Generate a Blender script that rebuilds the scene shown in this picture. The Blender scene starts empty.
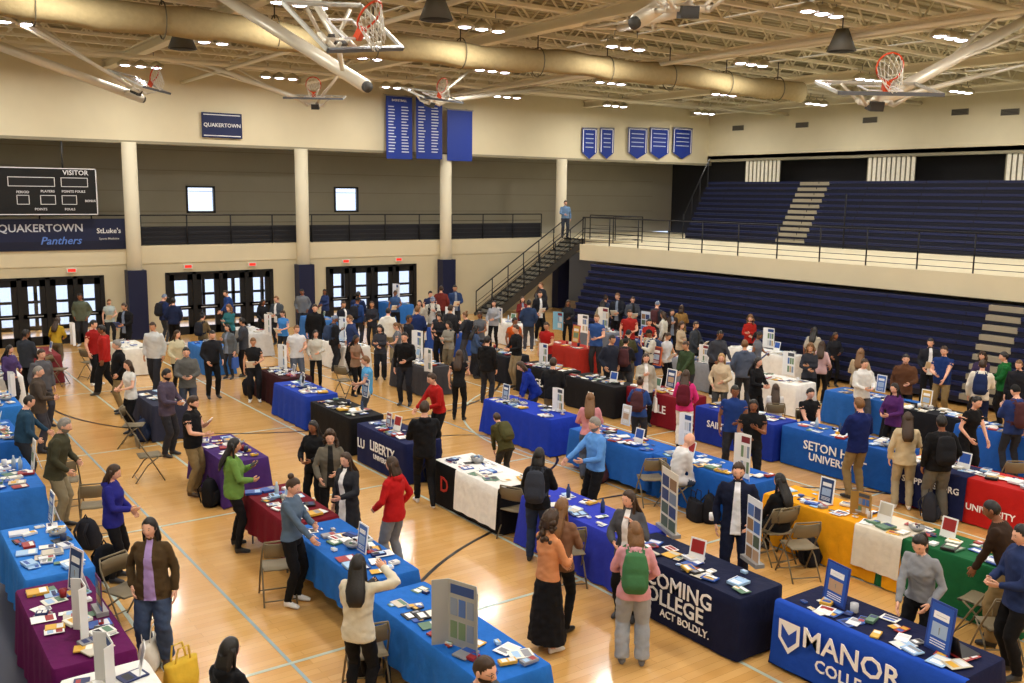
import bpy, bmesh, math, random
from mathutils import Vector, Matrix, kdtree, noise
random.seed(11)
V=Vector
scene=bpy.context.scene
COL=scene.collection
try:
    scene.view_settings.view_transform='Standard'; scene.view_settings.look='None'
except Exception as e: print(e)
# ---------------------------------------------------------------- camera model
CH=5.2
Fh=V((.581,.814,0)).normalized(); Rh=V((Fh.y,-Fh.x,0))
th=math.atan(146.5/950); ph=.0113
fw=Fh*math.cos(th)-V((0,0,1))*math.sin(th)
up0=Rh.cross(fw)
cr=Rh*math.cos(ph)+up0*math.sin(ph); cu=cr.cross(fw)
CP=V((0,0,CH))
def ray(x,y): return fw+cr*((x-512)/950)+cu*((341.5-y)/950)
def PZ(x,y,z=0.):
    r=ray(x,y); t=(z-CH)/r.z; return CP+r*t
def PY(x,y,Y):
    r=ray(x,y); return CP+r*(Y/r.y)
def PX(x,y,X):
    r=ray(x,y); return CP+r*(X/r.x)
cam=bpy.data.cameras.new('camera'); co=bpy.data.objects.new('camera',cam); COL.objects.link(co)
cam.lens=950/1024*36; cam.sensor_width=36; cam.clip_end=500
M=Matrix.Identity(4)
for i,v in enumerate((cr,cu,-fw)):
    for j in range(3): M[j][i]=v[j]
M.translation=CP; co.matrix_world=M; scene.camera=co
# ---------------------------------------------------------------- materials
def lin(h):
    h=h.lstrip('#'); out=[]
    for i in (0,2,4):
        c=int(h[i:i+2],16)/255; out.append(c/12.92 if c<=.04045 else ((c+.055)/1.055)**2.4)
    return (*out,1)
MC={}
def mat(h,rough=.6,metal=0,kind='plain',emit=0,spec=.4):
    k=(h,rough,metal,kind,emit)
    if k in MC: return MC[k]
    m=bpy.data.materials.new(kind+'_'+h.strip('#')); m.use_nodes=True
    nt=m.node_tree; b=nt.nodes['Principled BSDF']; c=lin(h)
    b.inputs['Base Color'].default_value=c; b.inputs['Roughness'].default_value=rough; b.inputs['Metallic'].default_value=metal
    b.inputs['Specular IOR Level'].default_value=spec
    if emit:
        b.inputs['Emission Color'].default_value=c; b.inputs['Emission Strength'].default_value=emit
    if kind in('cloth','wall','hair','skin','metal'):
        tc=nt.nodes.new('ShaderNodeTexCoord'); n=nt.nodes.new('ShaderNodeTexNoise')
        sc={'cloth':9,'wall':1.3,'hair':40,'skin':14,'metal':6}[kind]; n.inputs['Scale'].default_value=sc; n.inputs['Detail'].default_value=4
        nt.links.new(tc.outputs['Object'],n.inputs['Vector'])
        amp={'cloth':.16,'wall':.06,'hair':.35,'skin':.06,'metal':.05}[kind]
        r=nt.nodes.new('ShaderNodeMapRange'); r.inputs['To Min'].default_value=1-amp; r.inputs['To Max'].default_value=1+amp
        nt.links.new(n.outputs['Fac'],r.inputs['Value'])
        mx=nt.nodes.new('ShaderNodeVectorMath'); mx.operation='SCALE'; mx.inputs[0].default_value=c[:3]
        nt.links.new(r.outputs['Result'],mx.inputs['Scale']); nt.links.new(mx.outputs['Vector'],b.inputs['Base Color'])
        if kind in('cloth','hair'):
            b.inputs['Specular IOR Level'].default_value=.2 if kind=='cloth' else .5
            bp=nt.nodes.new('ShaderNodeBump'); bp.inputs['Strength'].default_value=.35; bp.inputs['Distance'].default_value=.03 if kind=='cloth' else .01
            nt.links.new(n.outputs['Fac'],bp.inputs['Height']); nt.links.new(bp.outputs['Normal'],b.inputs['Normal'])
    MC[k]=m; return m
def cl(h): return mat(h,.85,0,'cloth')
def wl(h): return mat(h,.7,0,'wall')
def mt(h,r=.4): return mat(h,r,.3,'metal')
# ---------------------------------------------------------------- mesh builder
class MB:
    def __init__(s): s.v=[];s.f=[];s.m=[];s.sm=[];s.mats=[]
    def mi(s,m):
        if m not in s.mats: s.mats.append(m)
        return s.mats.index(m)
    def add(s,vs,fs,m,smooth=False):
        o=len(s.v); s.v+=[tuple(v) for v in vs]; s.f+=[tuple(i+o for i in f) for f in fs]
        k=s.mi(m); s.m+=[k]*len(fs); s.sm+=[smooth]*len(fs)
    def box(s,x0,x1,y0,y1,z0,z1,m,T=None):
        vs=[V((x,y,z)) for z in(z0,z1) for y in(y0,y1) for x in(x0,x1)]
        if T is not None: vs=[T@v for v in vs]
        s.add(vs,[(0,2,3,1),(4,5,7,6),(0,1,5,4),(2,6,7,3),(0,4,6,2),(1,3,7,5)],m)
    def tube(s,pts,r,m,n=8,smooth=True,sq=None):
        pts=[V(p) for p in pts]; rr=r if isinstance(r,(list,tuple)) else [r]*len(pts)
        vs=[];fs=[];pu=None
        for i,p in enumerate(pts):
            t=(pts[min(i+1,len(pts)-1)]-pts[max(i-1,0)]).normalized()
            a=V((0,0,1)) if abs(t.z)<.9 else V((1,0,0))
            if pu is not None: a=pu
            u=(a-t*a.dot(t)).normalized(); pu=u; w=t.cross(u)
            for k in range(n):
                an=2*math.pi*k/n+math.pi/n; vs.append(p+(u*math.cos(an)+w*math.sin(an))*rr[i])
        for i in range(len(pts)-1):
            for k in range(n):
                a=i*n+k;b=i*n+(k+1)%n; fs.append((a,b,b+n,a+n))
        fs.append(tuple(range(n))[::-1]); e=(len(pts)-1)*n; fs.append(tuple(range(e,e+n)))
        s.add(vs,fs,m,smooth)
    def sph(s,c,r,m,n=10,k=7):
        r=r if isinstance(r,(tuple,list)) else (r,r,r); vs=[];fs=[]
        for i in range(k+1):
            la=math.pi*i/k
            for j in range(n):
                lo=2*math.pi*j/n; vs.append((c[0]+r[0]*math.sin(la)*math.cos(lo),c[1]+r[1]*math.sin(la)*math.sin(lo),c[2]+r[2]*math.cos(la)))
        for i in range(k):
            for j in range(n): fs.append((i*n+j,(i+1)*n+j,(i+1)*n+(j+1)%n,i*n+(j+1)%n))
        s.add(vs,fs,m,True)
    def build(s,name,loc=(0,0,0),rz=0,parent=None):
        me=bpy.data.meshes.new(name); me.from_pydata(s.v,[],s.f)
        for m in s.mats: me.materials.append(m)
        me.polygons.foreach_set('material_index',s.m); me.polygons.foreach_set('use_smooth',s.sm); me.update()
        o=bpy.data.objects.new(name,me); COL.objects.link(o); o.location=loc; o.rotation_euler=(0,0,rz)
        if parent: o.parent=parent
        return o
def inst(o,name,loc,rz,parent=None):
    n=bpy.data.objects.new(name,o.data); COL.objects.link(n); n.location=loc; n.rotation_euler=(0,0,rz); n.parent=parent; return n
def text(s,size,m,loc,rot,name='lettering',parent=None,ext=.004,align='CENTER',shear=0):
    c=bpy.data.curves.new(name,'FONT'); c.body=s; c.size=size; c.extrude=ext; c.align_x=align; c.align_y='CENTER'; c.resolution_u=2; c.shear=shear; c.offset=size*.012
    c.materials.append(m); o=bpy.data.objects.new(name,c); COL.objects.link(o); o.location=loc; o.rotation_euler=rot
    if parent: o.parent=parent
    return o
# ================================================================= PEOPLE
SK,HA,TO,BO,SH,AC,WH,DK,LP,PR,BP=range(11)
def ik(a,b,l1,l2,hint):
    d=b-a; L=min(d.length,(l1+l2)*.998); u=d.normalized(); a1=(l1*l1-l2*l2+L*L)/(2*L); h=math.sqrt(max(l1*l1-a1*a1,0))
    p=hint-u*hint.dot(u); p.normalize(); return a+u*a1+p*h, a+u*L
class Src:
    def __init__(s): s.v=[];s.f=[];s.l=[];s.fl=[]
    def limb(s,pts,rad,lab,side=V((1,0,0)),n=12,step=.035,sq=1.,rip=0):
        P=[];R=[];Lb=[]
        rad=[r if isinstance(r,tuple) else (r,r) for r in rad]
        labs=lab if isinstance(lab,list) else [lab]*(len(pts)-1)
        for i in range(len(pts)-1):
            k=max(1,int((pts[i+1]-pts[i]).length/step))
            for j in range(k):
                t=j/k; P.append(pts[i].lerp(pts[i+1],t)); R.append((rad[i][0]*(1-t)+rad[i+1][0]*t,rad[i][1]*(1-t)+rad[i+1][1]*t)); Lb.append(labs[i])
        P.append(pts[-1]);R.append(rad[-1]);Lb.append(labs[-1]); o=len(s.v)
        for i,p in enumerate(P):
            t=(P[min(i+1,len(P)-1)]-P[max(i-1,0)]).normalized(); u=side-t*side.dot(t)
            if u.length<.05: u=V((0,1,0))-t*t.y
            u.normalize(); w=t.cross(u)
            for k in range(n):
                a=2*math.pi*k/n; ca,sa=math.cos(a),math.sin(a)
                if sq!=1: ca=math.copysign(abs(ca)**sq,ca); sa=math.copysign(abs(sa)**sq,sa)
                q=1+rip*(math.sin(k*2.4+i*.35)+.5*math.sin(k*1.3+i*.9)) if rip else 1
                s.v.append(p+u*(ca*R[i][0]*q)+w*(sa*R[i][1]*q)); s.l.append(Lb[i])
        for i in range(len(P)-1):
            for k in range(n):
                a=o+i*n+k;b=o+i*n+(k+1)%n; s.f.append((a,b,b+n,a+n)); s.fl.append(Lb[i])
        s.f.append(tuple(range(o,o+n))[::-1]); s.fl.append(Lb[0]); e=o+(len(P)-1)*n; s.f.append(tuple(range(e,e+n))); s.fl.append(Lb[-1])
def hand_src():
    s=Src()
    s.limb([V((0,0,-.015)),V((.002,0,.02)),V((0,0,.06)),V((-.002,0,.088))],[(.024,.019),(.034,.017),(.041,.015),(.038,.011)],SK,n=8,step=.05)
    for x,l,z in((.029,.068,.085),(.010,.077,.09),(-.010,.072,.088),(-.028,.056,.082)):
        s.limb([V((x,0,z-.02)),V((x*1.08,-.006,z+l*.38)),V((x*1.1,-.02,z+l*.7)),V((x*1.08,-.036,z+l*.93))],[.0092,.0086,.0078,.0062],SK,n=6,step=.05)
    s.limb([V((.022,-.002,.012)),V((.045,-.012,.035)),V((.056,-.02,.062)),V((.056,-.03,.085))],[.013,.0115,.0098,.0075],SK,n=6,step=.05)
    return s
HAND=hand_src()
def interp(x,xs,ys):
    if x<=xs[0]: return ys[0]
    for i in range(1,len(xs)):
        if x<=xs[i]: return ys[i-1]+(ys[i]-ys[i-1])*(x-xs[i-1])/(xs[i]-xs[i-1])
    return ys[-1]
def hpt(x,y,z):
    X=.075*x;Y=.094*y;Z=.114*z
    if z<0:
        X*=1-.34*(-z)**1.6
        if y>0: Y*=1-.5*max(0,-z-.1)
        elif z<-.3: Y*=1-.10*(-z-.3)
    if y<0:
        e=math.exp
        zz=(z+.22)/.17 if z<-.22 else (z+.22)/.28
        Y-=.024*e(-(x/.14)**2)*e(-zz*zz)
        Y+=.009*e(-((abs(x)-.38)/.17)**2-((z-.03)/.13)**2)
        Y-=.004*e(-((z-.22)/.09)**2)
        Y-=.007*e(-(x/.3)**2-((z+.53)/.07)**2)
        Y-=.012*e(-(x/.3)**2-((z+.88)/.16)**2)
    return V((X,Y,Z))
def head_src(hair,beard=False,glasses=False,fine=True):
    s=Src(); N,K=(32,24) if fine else (18,12)
    def grid(fn,lab,keep=lambda x,y,z:True,labf=None):
        o=len(s.v);D=[]
        for i in range(K+1):
            la=math.pi*i/K
            for j in range(N):
                lo=2*math.pi*j/N; d=(math.sin(la)*math.cos(lo),math.sin(la)*math.sin(lo),math.cos(la)); D.append(d); s.v.append(fn(*d)); s.l.append(lab)
        for i in range(K):
            for j in range(N):
                q=(i*N+j,(i+1)*N+j,(i+1)*N+(j+1)%N,i*N+(j+1)%N)
                c=[sum(D[k][a] for k in q)/4 for a in range(3)]
                if keep(*c): s.f.append(tuple(k+o for k in q)); s.fl.append(labf(*c) if labf else lab)
    grid(hpt,SK,labf=lambda x,y,z: LP if (y<-.4 and abs(x)<.3 and -.62<z<-.46) else SK)
    def blob(c,r,lab,n=8,k=6):
        mb=MB(); mb.sph(c,r,None,n,k); o=len(s.v); s.v+=[V(v) for v in mb.v]; s.l+=[lab]*len(mb.v); s.f+=[tuple(i+o for i in f) for f in mb.f]; s.fl+=[lab]*len(mb.f)
    for sx in(-1,1):
        blob((sx*.029,-.070,.003),(.0135,.0115,.008),WH); blob((sx*.029,-.0775,.003),(.0066,.005,.0066),DK)
        blob((sx*.03,-.083,.026),(.017,.004,.0035),HA if hair!='bald' else DK)
        blob((sx*.076,.012,-.008),(.009,.02,.031),SK)
    if glasses:
        for sx in(-1,1):
            pts=[V((sx*.031+.021*math.cos(a*math.pi/5),-.092,.002+.017*math.sin(a*math.pi/5))) for a in range(11)]
            s.limb(pts,[.0025]*11,DK,n=4,step=1,side=V((0,1,0)))
            s.limb([V((sx*.05,-.09,.006)),V((sx*.08,.01,.01))],[.002,.002],DK,n=4,step=1)
        s.limb([V((-.011,-.093,.006)),V((.011,-.093,.006))],[.0022]*2,DK,n=4,step=1,side=V((0,1,0)))
    if beard:
        grid(lambda x,y,z:hpt(x,y,z)*1.05+V((0,-.002,-.003)),HA,keep=lambda x,y,z:(z<-.30 and y<.1 and z>-.97 and not(abs(x)<.26 and -.64<z<-.42) and (abs(x)>.33 or z<-.4)))
    rnd=random.Random(5)
    if hair=='bald': 
        return s
    HL={'short':([-1,-.6,-.4,-.1,.3,1],[.62,.55,.35,-.02,-.5,-.62]),'cap':([-1,-.6,0,.4,1],[.45,.4,.25,-.1,-.25]),
        'buzz':([-1,-.6,-.4,-.1,.3,1],[.62,.55,.35,.05,-.4,-.5])}.get(hair,([-1,-.75,-.45,-.1,.3,1],[.68,.62,.30,-.6,-.9,-.9]))
    if hair in('pony','bun'): HL=([-1,-.6,-.4,-.1,.3,1],[.66,.57,.3,.0,-.45,-.6])
    vol={'short':.12,'buzz':.045,'curly':.33,'cap':.11,'afro':.42}.get(hair,.09)
    def cap(x,y,z):
        h=interp(y,*HL); k=max(0,min(1,(z-h+.06)/.35)); p=hpt(x,y,z) if z<-.1 and hair not in('curly','afro') else V((.075*x,.094*y,.114*z))
        q=1.015+vol*k
        if hair in('curly','afro'): q+=.07*math.sin(9*x+3*z)*math.sin(8*y+5*z)*k+rnd.uniform(-.03,.03)*k
        elif hair=='short': q+=(.03*math.sin(14*x+6*y)+rnd.uniform(-.015,.015))*k
        elif hair!='cap': q+=.012*math.sin(30*x)*k-.02*math.exp(-(x/.08)**2)*k
        return V((p.x*q,p.y*q+.002,p.z*q))
    grid(cap,AC if hair=='cap' else HA,keep=lambda x,y,z:z>interp(y,*HL)-.02)
    if hair=='cap':
        s.limb([V((0,-.07,.05)),V((0,-.12,.05)),V((0,-.165,.035))],[(.07,.008),(.068,.006),(.045,.004)],AC,n=10,step=.03)
        return s
    if hair=='long':
        s.limb([V((0,.03,.05)),V((0,.05,-.05)),V((0,.085,-.14)),V((0,.13,-.24)),V((0,.155,-.34)),V((0,.158,-.40))],[(.078,.05),(.086,.05),(.09,.044),(.1,.04),(.088,.03),(.06,.012)],HA,n=22,step=.04,rip=.09)
        for sx in(-1,1): s.limb([V((sx*.066,.015,.04)),V((sx*.076,.01,-.05)),V((sx*.082,-.01,-.15)),V((sx*.085,-.045,-.25))],[.016,.017,.02,.008],HA,n=9,step=.05,rip=.1)
    elif hair=='mid':
        s.limb([V((0,.03,.04)),V((0,.045,-.06)),V((0,.065,-.14)),V((0,.075,-.20))],[(.078,.055),(.088,.05),(.092,.045),(.075,.02)],HA,n=22,step=.04,rip=.09)
        for sx in(-1,1): s.limb([V((sx*.066,.015,.04)),V((sx*.077,.012,-.06)),V((sx*.08,.0,-.16))],[.016,.02,.009],HA,n=9,step=.05,rip=.1)
    elif hair in('curly',):
        for i in range(30):
            a=rnd.uniform(-.35,math.pi+.35); z=rnd.uniform(-.24,.02); r=.085+.025*rnd.random()
            blob((r*math.cos(a),.02+r*.8*math.sin(a),z),rnd.uniform(.026,.04),HA,7,5)
    elif hair=='pony':
        s.limb([V((0,.09,.05)),V((0,.125,.04)),V((0,.145,-.05)),V((0,.14,-.17)),V((0,.125,-.27))],[.015,.028,.034,.028,.008],HA,n=10,step=.04,rip=.08)
    elif hair=='bun': blob((0,.075,.115),(.045,.045,.042),HA,10,7)
    return s
HC={}
ARMS={ 'down':((.25,-.04,.90),(.4,.6,0)),'hold':((.09,-.28,1.10),(.7,.3,-.7)),'phone':((.07,-.28,1.27),(.5,.1,-1)),'reach':((.14,-.44,1.08),(.4,.2,-1)),
 'raise':((.20,-.20,1.58),(1,.2,-.2)),'pocket':((.21,-.07,.97),(.7,1,0)),'strap':((.12,-.15,1.36),(.8,.2,-1)),'hip':((.19,-.02,1.02),(1,.5,0)),
 'desk':((.12,-.36,.98),(.5,.4,-.6)),'cross':((-.08,-.2,1.18),(.9,.1,-.8)),'lap':((.10,-.30,.98),(.6,.5,-.5)),'low':((.17,-.22,1.0),(.6,.6,-.3))}
def body(sex='m',top='tee',bot='jeans',armL='down',armR='down',legs='stand',lean=0,hair='short',beard=False,glasses=False,turn=0,nod=10,prop=None,pack=False,vox=.02,fat=0.,open=False):
    key=(sex,top,bot,armL,armR,legs,lean,hair,beard,glasses,turn,nod,prop,pack,vox,fat,open)
    if key in HC: return HC[key]
    s=Src(); f=sex=='f'; sw=.155 if f else .182; hw=.092; hz=.93
    ln=math.radians(lean); sit=legs=='sit'; hipy=.28*math.sin(ln) if not sit else 0; dz=-.41 if sit else 0
    U=Matrix.Translation((0,hipy,dz+hz))@Matrix.Rotation(ln,4,'X')@Matrix.Translation((0,0,-hz))
    tk={'tee':.010,'long':.012,'crop':.006,'hoodie':.022,'jacket':.022,'coat':.026,'suit':.018}[top]
    if f: T=[(.86,.168,.115,0),(.95,.165,.115,0),(1.07,.13,.098,0),(1.2,.142,.108,-.01),(1.29,.155,.132,-.018),(1.39,.152,.10,0),(1.445,.10,.075,.005),(1.485,.052,.052,.008)]
    else: T=[(.86,.165,.115,0),(.95,.164,.118,0),(1.05,.155,.112,0),(1.18,.166,.118,0),(1.30,.185,.125,-.005),(1.40,.186,.112,0),(1.452,.12,.085,.005),(1.492,.062,.062,.008)]
    hem={'crop':1.12,'suit':.82,'hoodie':.85,'jacket':.83,'coat':.56,'long':.93,'tee':.86}[top]
    pts=[];rad=[]
    def tr(z):
        for i in range(len(T)-1):
            if z<=T[i+1][0]:
                t=max(0,(z-T[i][0])/(T[i+1][0]-T[i][0])); return [T[i][k]*(1-t)+T[i+1][k]*t for k in(1,2,3)]
    zs=[hem]+[t[0] for t in T if t[0]>hem+.02]
    if top=='coat': zs=[.56,.7]+zs[1:]
    for z in zs:
        a,b,y=tr(max(z,.86)); belly=fat*math.exp(-((z-1.05)/.17)**2); ex=tk+(.02 if z<.85 else 0)
        if z>1.44: ex*=.6
        pts.append(U@V((0,y-belly*.6,z))); rad.append((a+ex+belly*.5,b+ex+belly*.8))
    s.limb(pts,rad,TO,n=20)
    if top=='crop': s.limb([U@V((0,0,1.0)),U@V((0,0,1.15))],[(.14,.1),(.134,.1)],SK,n=16)
    s.limb([U@V((0,0,.84)),U@V((0,0,.93)),U@V((0,0,1.03))],[(.15,.11),(.168,.118),(.145,.105)],BO,n=16)
    s.limb([U@V((0,.015,1.43)),U@V((0,0,1.50)),U@V((0,-.012,1.585))],[.058,.052 if not f else .045,.05 if not f else .044],SK,n=12)
    if top=='hoodie': s.limb([U@V((-.09,.05,1.475)),U@V((0,.095,1.455)),U@V((.09,.05,1.475))],[.03,.05,.03],TO,side=V((0,0,1)),n=10)
    if top in('jacket','coat','suit'): s.limb([U@V((0,.01,1.46)),U@V((0,.015,1.515))],[(.085,.078),(.068,.066)],TO,n=14)
    lg={'slim':(.004,.006),'jeans':(.012,.016),'wide':(.026,.045),'shorts':(.02,.0)}.get(bot,(.01,.01))
    hips=[V((sx*hw,hipy,hz+dz-.02)) for sx in(1,-1)]
    ank={'stand':[(.115,.0,.09),(-.115,.02,.09)],'stride':[(.09,-.20,.09),(-.09,.26,.13)],'wide':[(.19,0,.09),(-.19,-.03,.09)],'sit':[(.13,-.42,.09),(-.13,-.36,.09)],'lean1':[(.10,-.12,.09),(-.10,.14,.10)]}[legs]
    for i,sx in enumerate((1,-1)):
        an=V(ank[i]); hp=hips[i]
        kn,an=ik(hp,an,.425,.43,V((sx*.1,-1,.25 if sit else 0)))
        rth=.092 if f else .09
        if bot!='skirt' or sit:
            low=SK if bot=='shorts' else BO
            mid=hp.lerp(kn,.5); cf=kn.lerp(an,.35)+V((0,.012,0))
            s.limb([hp+V((0,0,.03)),mid,kn,cf,an+V((0,0,.0))],[rth+lg[0]*.6,.078+lg[0],.06+lg[0],.056+lg[0]*.6+lg[1]*.4,.040+lg[1]],[BO,BO,low,low],n=12)
        else: s.limb([kn,an],[.055,.038],SK,n=10)
        oa=math.radians(8)*sx; d=V((math.sin(oa),-math.cos(oa),0)); tz=-.05 if an.z>.1 else 0
        s.limb([an+V((0,.045,-.045)),an+d*.03+V((0,0,-.035)),an+d*.12+V((0,0,-.052+tz*.5)),an+d*.185+V((0,0,-.06+tz))],[(.034,.042),(.040,.046),(.046,.034),(.032,.024)],SH,n=10)
        s.limb([an+V((0,0,.03)),an+V((0,0,-.03))],[.041,.043],SH if bot=='slim' else (SK if bot in('shorts',) else BO),n=10)
    if bot=='skirt' and not sit:
        s.limb([V((0,hipy,.98)),V((0,hipy,.86)),V((0,.0,.5)),V((0,.0,.14))],[(.14,.105),(.18,.135),(.215,.18),(.26,.22)],BO,n=28,rip=.03)
    nb=len(s.v)
    hands=[]
    for i,(sx,an) in enumerate(((1,armL),(-1,armR))):
        tg,hn=ARMS[an]; sh=U@V((sx*sw,0,1.415)); lap=(sit and an in('down',))
        tgt=U@V((sx*tg[0],tg[1],tg[2])); hint=V((sx*hn[0],hn[1],hn[2]))
        if lap: tgt=V((sx*.12,-.3,.66))
        el,wr=ik(sh,tgt,.285,.255,hint)
        r0=.050 if f else .058; e=tk
        short=top in('tee','crop')
        ins=U@V((sx*sw*.45,0,1.40)); m1=sh.lerp(el,.5)
        if short:
            s.limb([ins,sh,m1],[r0+.005,r0+.004,r0],TO,side=V((0,1,0)),n=12)
            s.limb([sh.lerp(el,.3),m1,el,el.lerp(wr,.35),wr],[r0-.012,r0-.013,.038,.040 if not f else .035,.025],SK,side=V((0,1,0)),n=10)
        else:
            s.limb([ins,sh,m1,el,el.lerp(wr,.35),wr],[r0,r0+e*.35,r0-.008+e*.4,.040+e*.45,.040+e*.5,.028+e*.5],TO,side=V((0,1,0)),n=12)
            s.limb([el.lerp(wr,.8),wr],[.022,.022],SK,n=8)
        z=(wr-el).normalized(); t0=V((0,-1,.9)); t=(t0-z*t0.dot(z)).normalized(); n=z.cross(t)
        if n.x*(-sx)<0: n=-n
        hands.append((wr,t,n,z))
    npk=len(s.v)
    if pack:
        s.limb([U@V((0,.19+tk,1.0)),U@V((0,.205+tk,1.08)),U@V((0,.195+tk,1.3)),U@V((0,.17+tk,1.43)),U@V((0,.16+tk,1.46))],[(.12,.06),(.155,.085),(.15,.08),(.12,.06),(.07,.03)],BP,n=20,sq=.6)
        s.limb([U@V((0,.275+tk,1.06)),U@V((0,.285+tk,1.12)),U@V((0,.27+tk,1.22))],[(.10,.03),(.115,.035),(.1,.02)],BP,n=14,sq=.6)
        for sx in(1,-1): s.limb([U@V((sx*.09,.13,1.42)),U@V((sx*.095,.03,1.475+tk)),U@V((sx*.105,-.09-tk,1.42)),U@V((sx*.115,-.125-tk,1.27)),U@V((sx*.14,-.06-tk,1.12)),U@V((sx*.13,.12,1.06))],[(.026,.014)]*6,BP,n=8)
    me=bpy.data.meshes.new('t'); me.from_pydata([tuple(v) for v in s.v],[],s.f); o=bpy.data.objects.new('t',me); COL.objects.link(o)
    r=o.modifiers.new('r','REMESH'); r.mode='VOXEL'; r.voxel_size=vox; sm=o.modifiers.new('s','SMOOTH'); sm.factor=.5; sm.iterations=2 if vox>.024 else 3
    ev=o.evaluated_get(bpy.context.evaluated_depsgraph_get()); m2=bpy.data.meshes.new_from_object(ev)
    Ui=U.inverted(); kd=kdtree.KDTree(len(s.v))
    for i,v in enumerate(s.v):
        if i>=nb and i<npk and s.l[i]==SK and top not in('tee','crop'): continue
        kd.insert(v,i)
    kd.balance()
    nv=len(m2.vertices); Vv=[v.co.copy() for v in m2.vertices]; Nv=[v.normal.copy() for v in m2.vertices]
    kindv=[0]*nv
    vi=[kd.find(c)[1] for c in Vv]
    for i,c in enumerate(Vv):
        l=s.l[vi[i]]
        if vi[i]<nb and l in(TO,BO):
            kindv[i]=1; q=Ui@c
            if not sit and top!='crop' and abs(q.z-hem)<vox*.52: q.z=hem; Vv[i]=U@q
            if open and q.y<-.02:
                w=.035+.05*(1.48-q.z)
                if abs(abs(q.x)-w)<vox*.52: q.x=math.copysign(w,q.x); Vv[i]=U@q
        elif l in(TO,): kindv[i]=1
    Ff=[];Ll=[]; vl=kindv
    for p in m2.polygons:
        c=sum((Vv[k] for k in p.vertices),V((0,0,0)))/len(p.vertices); idx=kd.find(c)[1]; l=s.l[idx]
        if idx<nb:
            q=Ui@c
            if l in(TO,BO) and top!='crop':
                if sit: l=BO if (q.y<-.15 and q.z<1.02) or q.z<.86 else TO
                else: l=TO if q.z>hem else BO
            if l in(BO,SH) and c.z<.3: l=SH if c.z<.088 else (SK if bot in('shorts',) else BO)
            if open and l==TO and q.y<-.02 and abs(q.x)<.035+.05*(1.48-q.z) and q.z<1.5: l=AC
        Ff.append(tuple(p.vertices)); Ll.append(l)
    sd=len(HC)*3.7
    for i in range(nv):
        if vl[i]:
            c=Vv[i]; a=noise.noise(V((c.x*8+sd,c.y*8,c.z*17+c.x*9))); b_=1-abs(noise.noise(V((c.x*5,c.y*5+sd,c.z*11-c.x*7))))*2
            Vv[i]=c+Nv[i]*(a*.010+b_*.005)
    bpy.data.objects.remove(o); bpy.data.meshes.remove(m2); bpy.data.meshes.remove(me)
    def merge(src,Mx):
        b=len(Vv); Vv.extend(Mx@v for v in src.v); fl=Mx.to_3x3().determinant()<0
        for q in src.f: Ff.append(tuple(k+b for k in (q[::-1] if fl else q)))
        Ll.extend(src.fl)
    for wr,t,n,z in hands:
        Mx=Matrix.Identity(4)
        for j in range(3): Mx[j][0]=t[j];Mx[j][1]=-n[j];Mx[j][2]=z[j]
        Mx.translation=wr-z*.008; merge(HAND,Mx)
    hs=head_src(hair,beard,glasses,vox<.024)
    Hm=U@Matrix.Translation((0,-.012,1.575))@Matrix.Rotation(math.radians(turn),4,'Z')@Matrix.Rotation(math.radians(nod)-ln*.35,4,'X')@Matrix.Translation((0,-.012,.062))
    merge(hs,Hm)
    if prop:
        wr,t,n,z=hands[0]; c=wr+z*.09+n*.025
        w,h,d=(.038,.075,.005) if prop=='phone' else ((.105,.14,.004) if prop=='paper' else (.15,.17,.04))
        a=t;b2=z
        if prop=='paper': c=(hands[0][0]+hands[1][0])/2+V((0,-.10,.06)); a=V((1,0,0)); b2=V((0,-.7,.7)).normalized(); n=a.cross(b2)
        if prop=='bag': c=wr+V((0,0,-.36)); a=V((0,1,0)); b2=V((0,0,1)); n=V((1,0,0))
        bb=len(Vv)
        for k in(-1,1):
            for j in(-1,1):
                for i in(-1,1): Vv.append(c+a*w*i+b2*h*j+n*d*k*(.4 if prop=='bag' and j>0 else 1))
        for q in[(0,2,3,1),(4,5,7,6),(0,1,5,4),(2,6,7,3),(0,4,6,2),(1,3,7,5)]: Ff.append(tuple(k+bb for k in q)); Ll.append(PR)
        if prop=='bag':
            st=Src(); st.limb([c+V((0,-.08,.16)),wr+V((0,-.02,-.09)),wr+V((0,.02,-.09)),c+V((0,.08,.16))],[.008]*4,PR,n=5,step=.1); merge(st,Matrix.Identity(4))
    me=bpy.data.meshes.new('person_body'); me.from_pydata([tuple(v) for v in Vv],[],Ff)
    for i in range(11): me.materials.append(None)
    me.polygons.foreach_set('material_index',Ll); me.polygons.foreach_set('use_smooth',[l!=PR for l in Ll]); me.update()
    HC[key]=me; return me
TABLES=[]
SKINS={'l':'#e6b095','t':'#cf9874','b':'#8a583c','d':'#573626'}
HAIR={'k':'#140e0c','b':'#38230f','l':'#74502c','y':'#a88350','g':'#86817a','r':'#7c3a1c'}
def clear_tables(p,pad=.22):
    for _ in range(2):
        for (c,rz,L,D) in TABLES:
            d=p-c; x=d.x*math.cos(-rz)-d.y*math.sin(-rz); y=d.x*math.sin(-rz)+d.y*math.cos(-rz)
            ox=L/2+pad-abs(x); oy=D/2+pad-abs(y)
            if ox>0 and oy>0:
                if oy<=ox: y=math.copysign(D/2+pad,y)
                else: x=math.copysign(L/2+pad,x)
                p=V((c.x+x*math.cos(rz)-y*math.sin(rz),c.y+x*math.sin(rz)+y*math.cos(rz),p.z))
    return p
PLACED=[]
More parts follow.
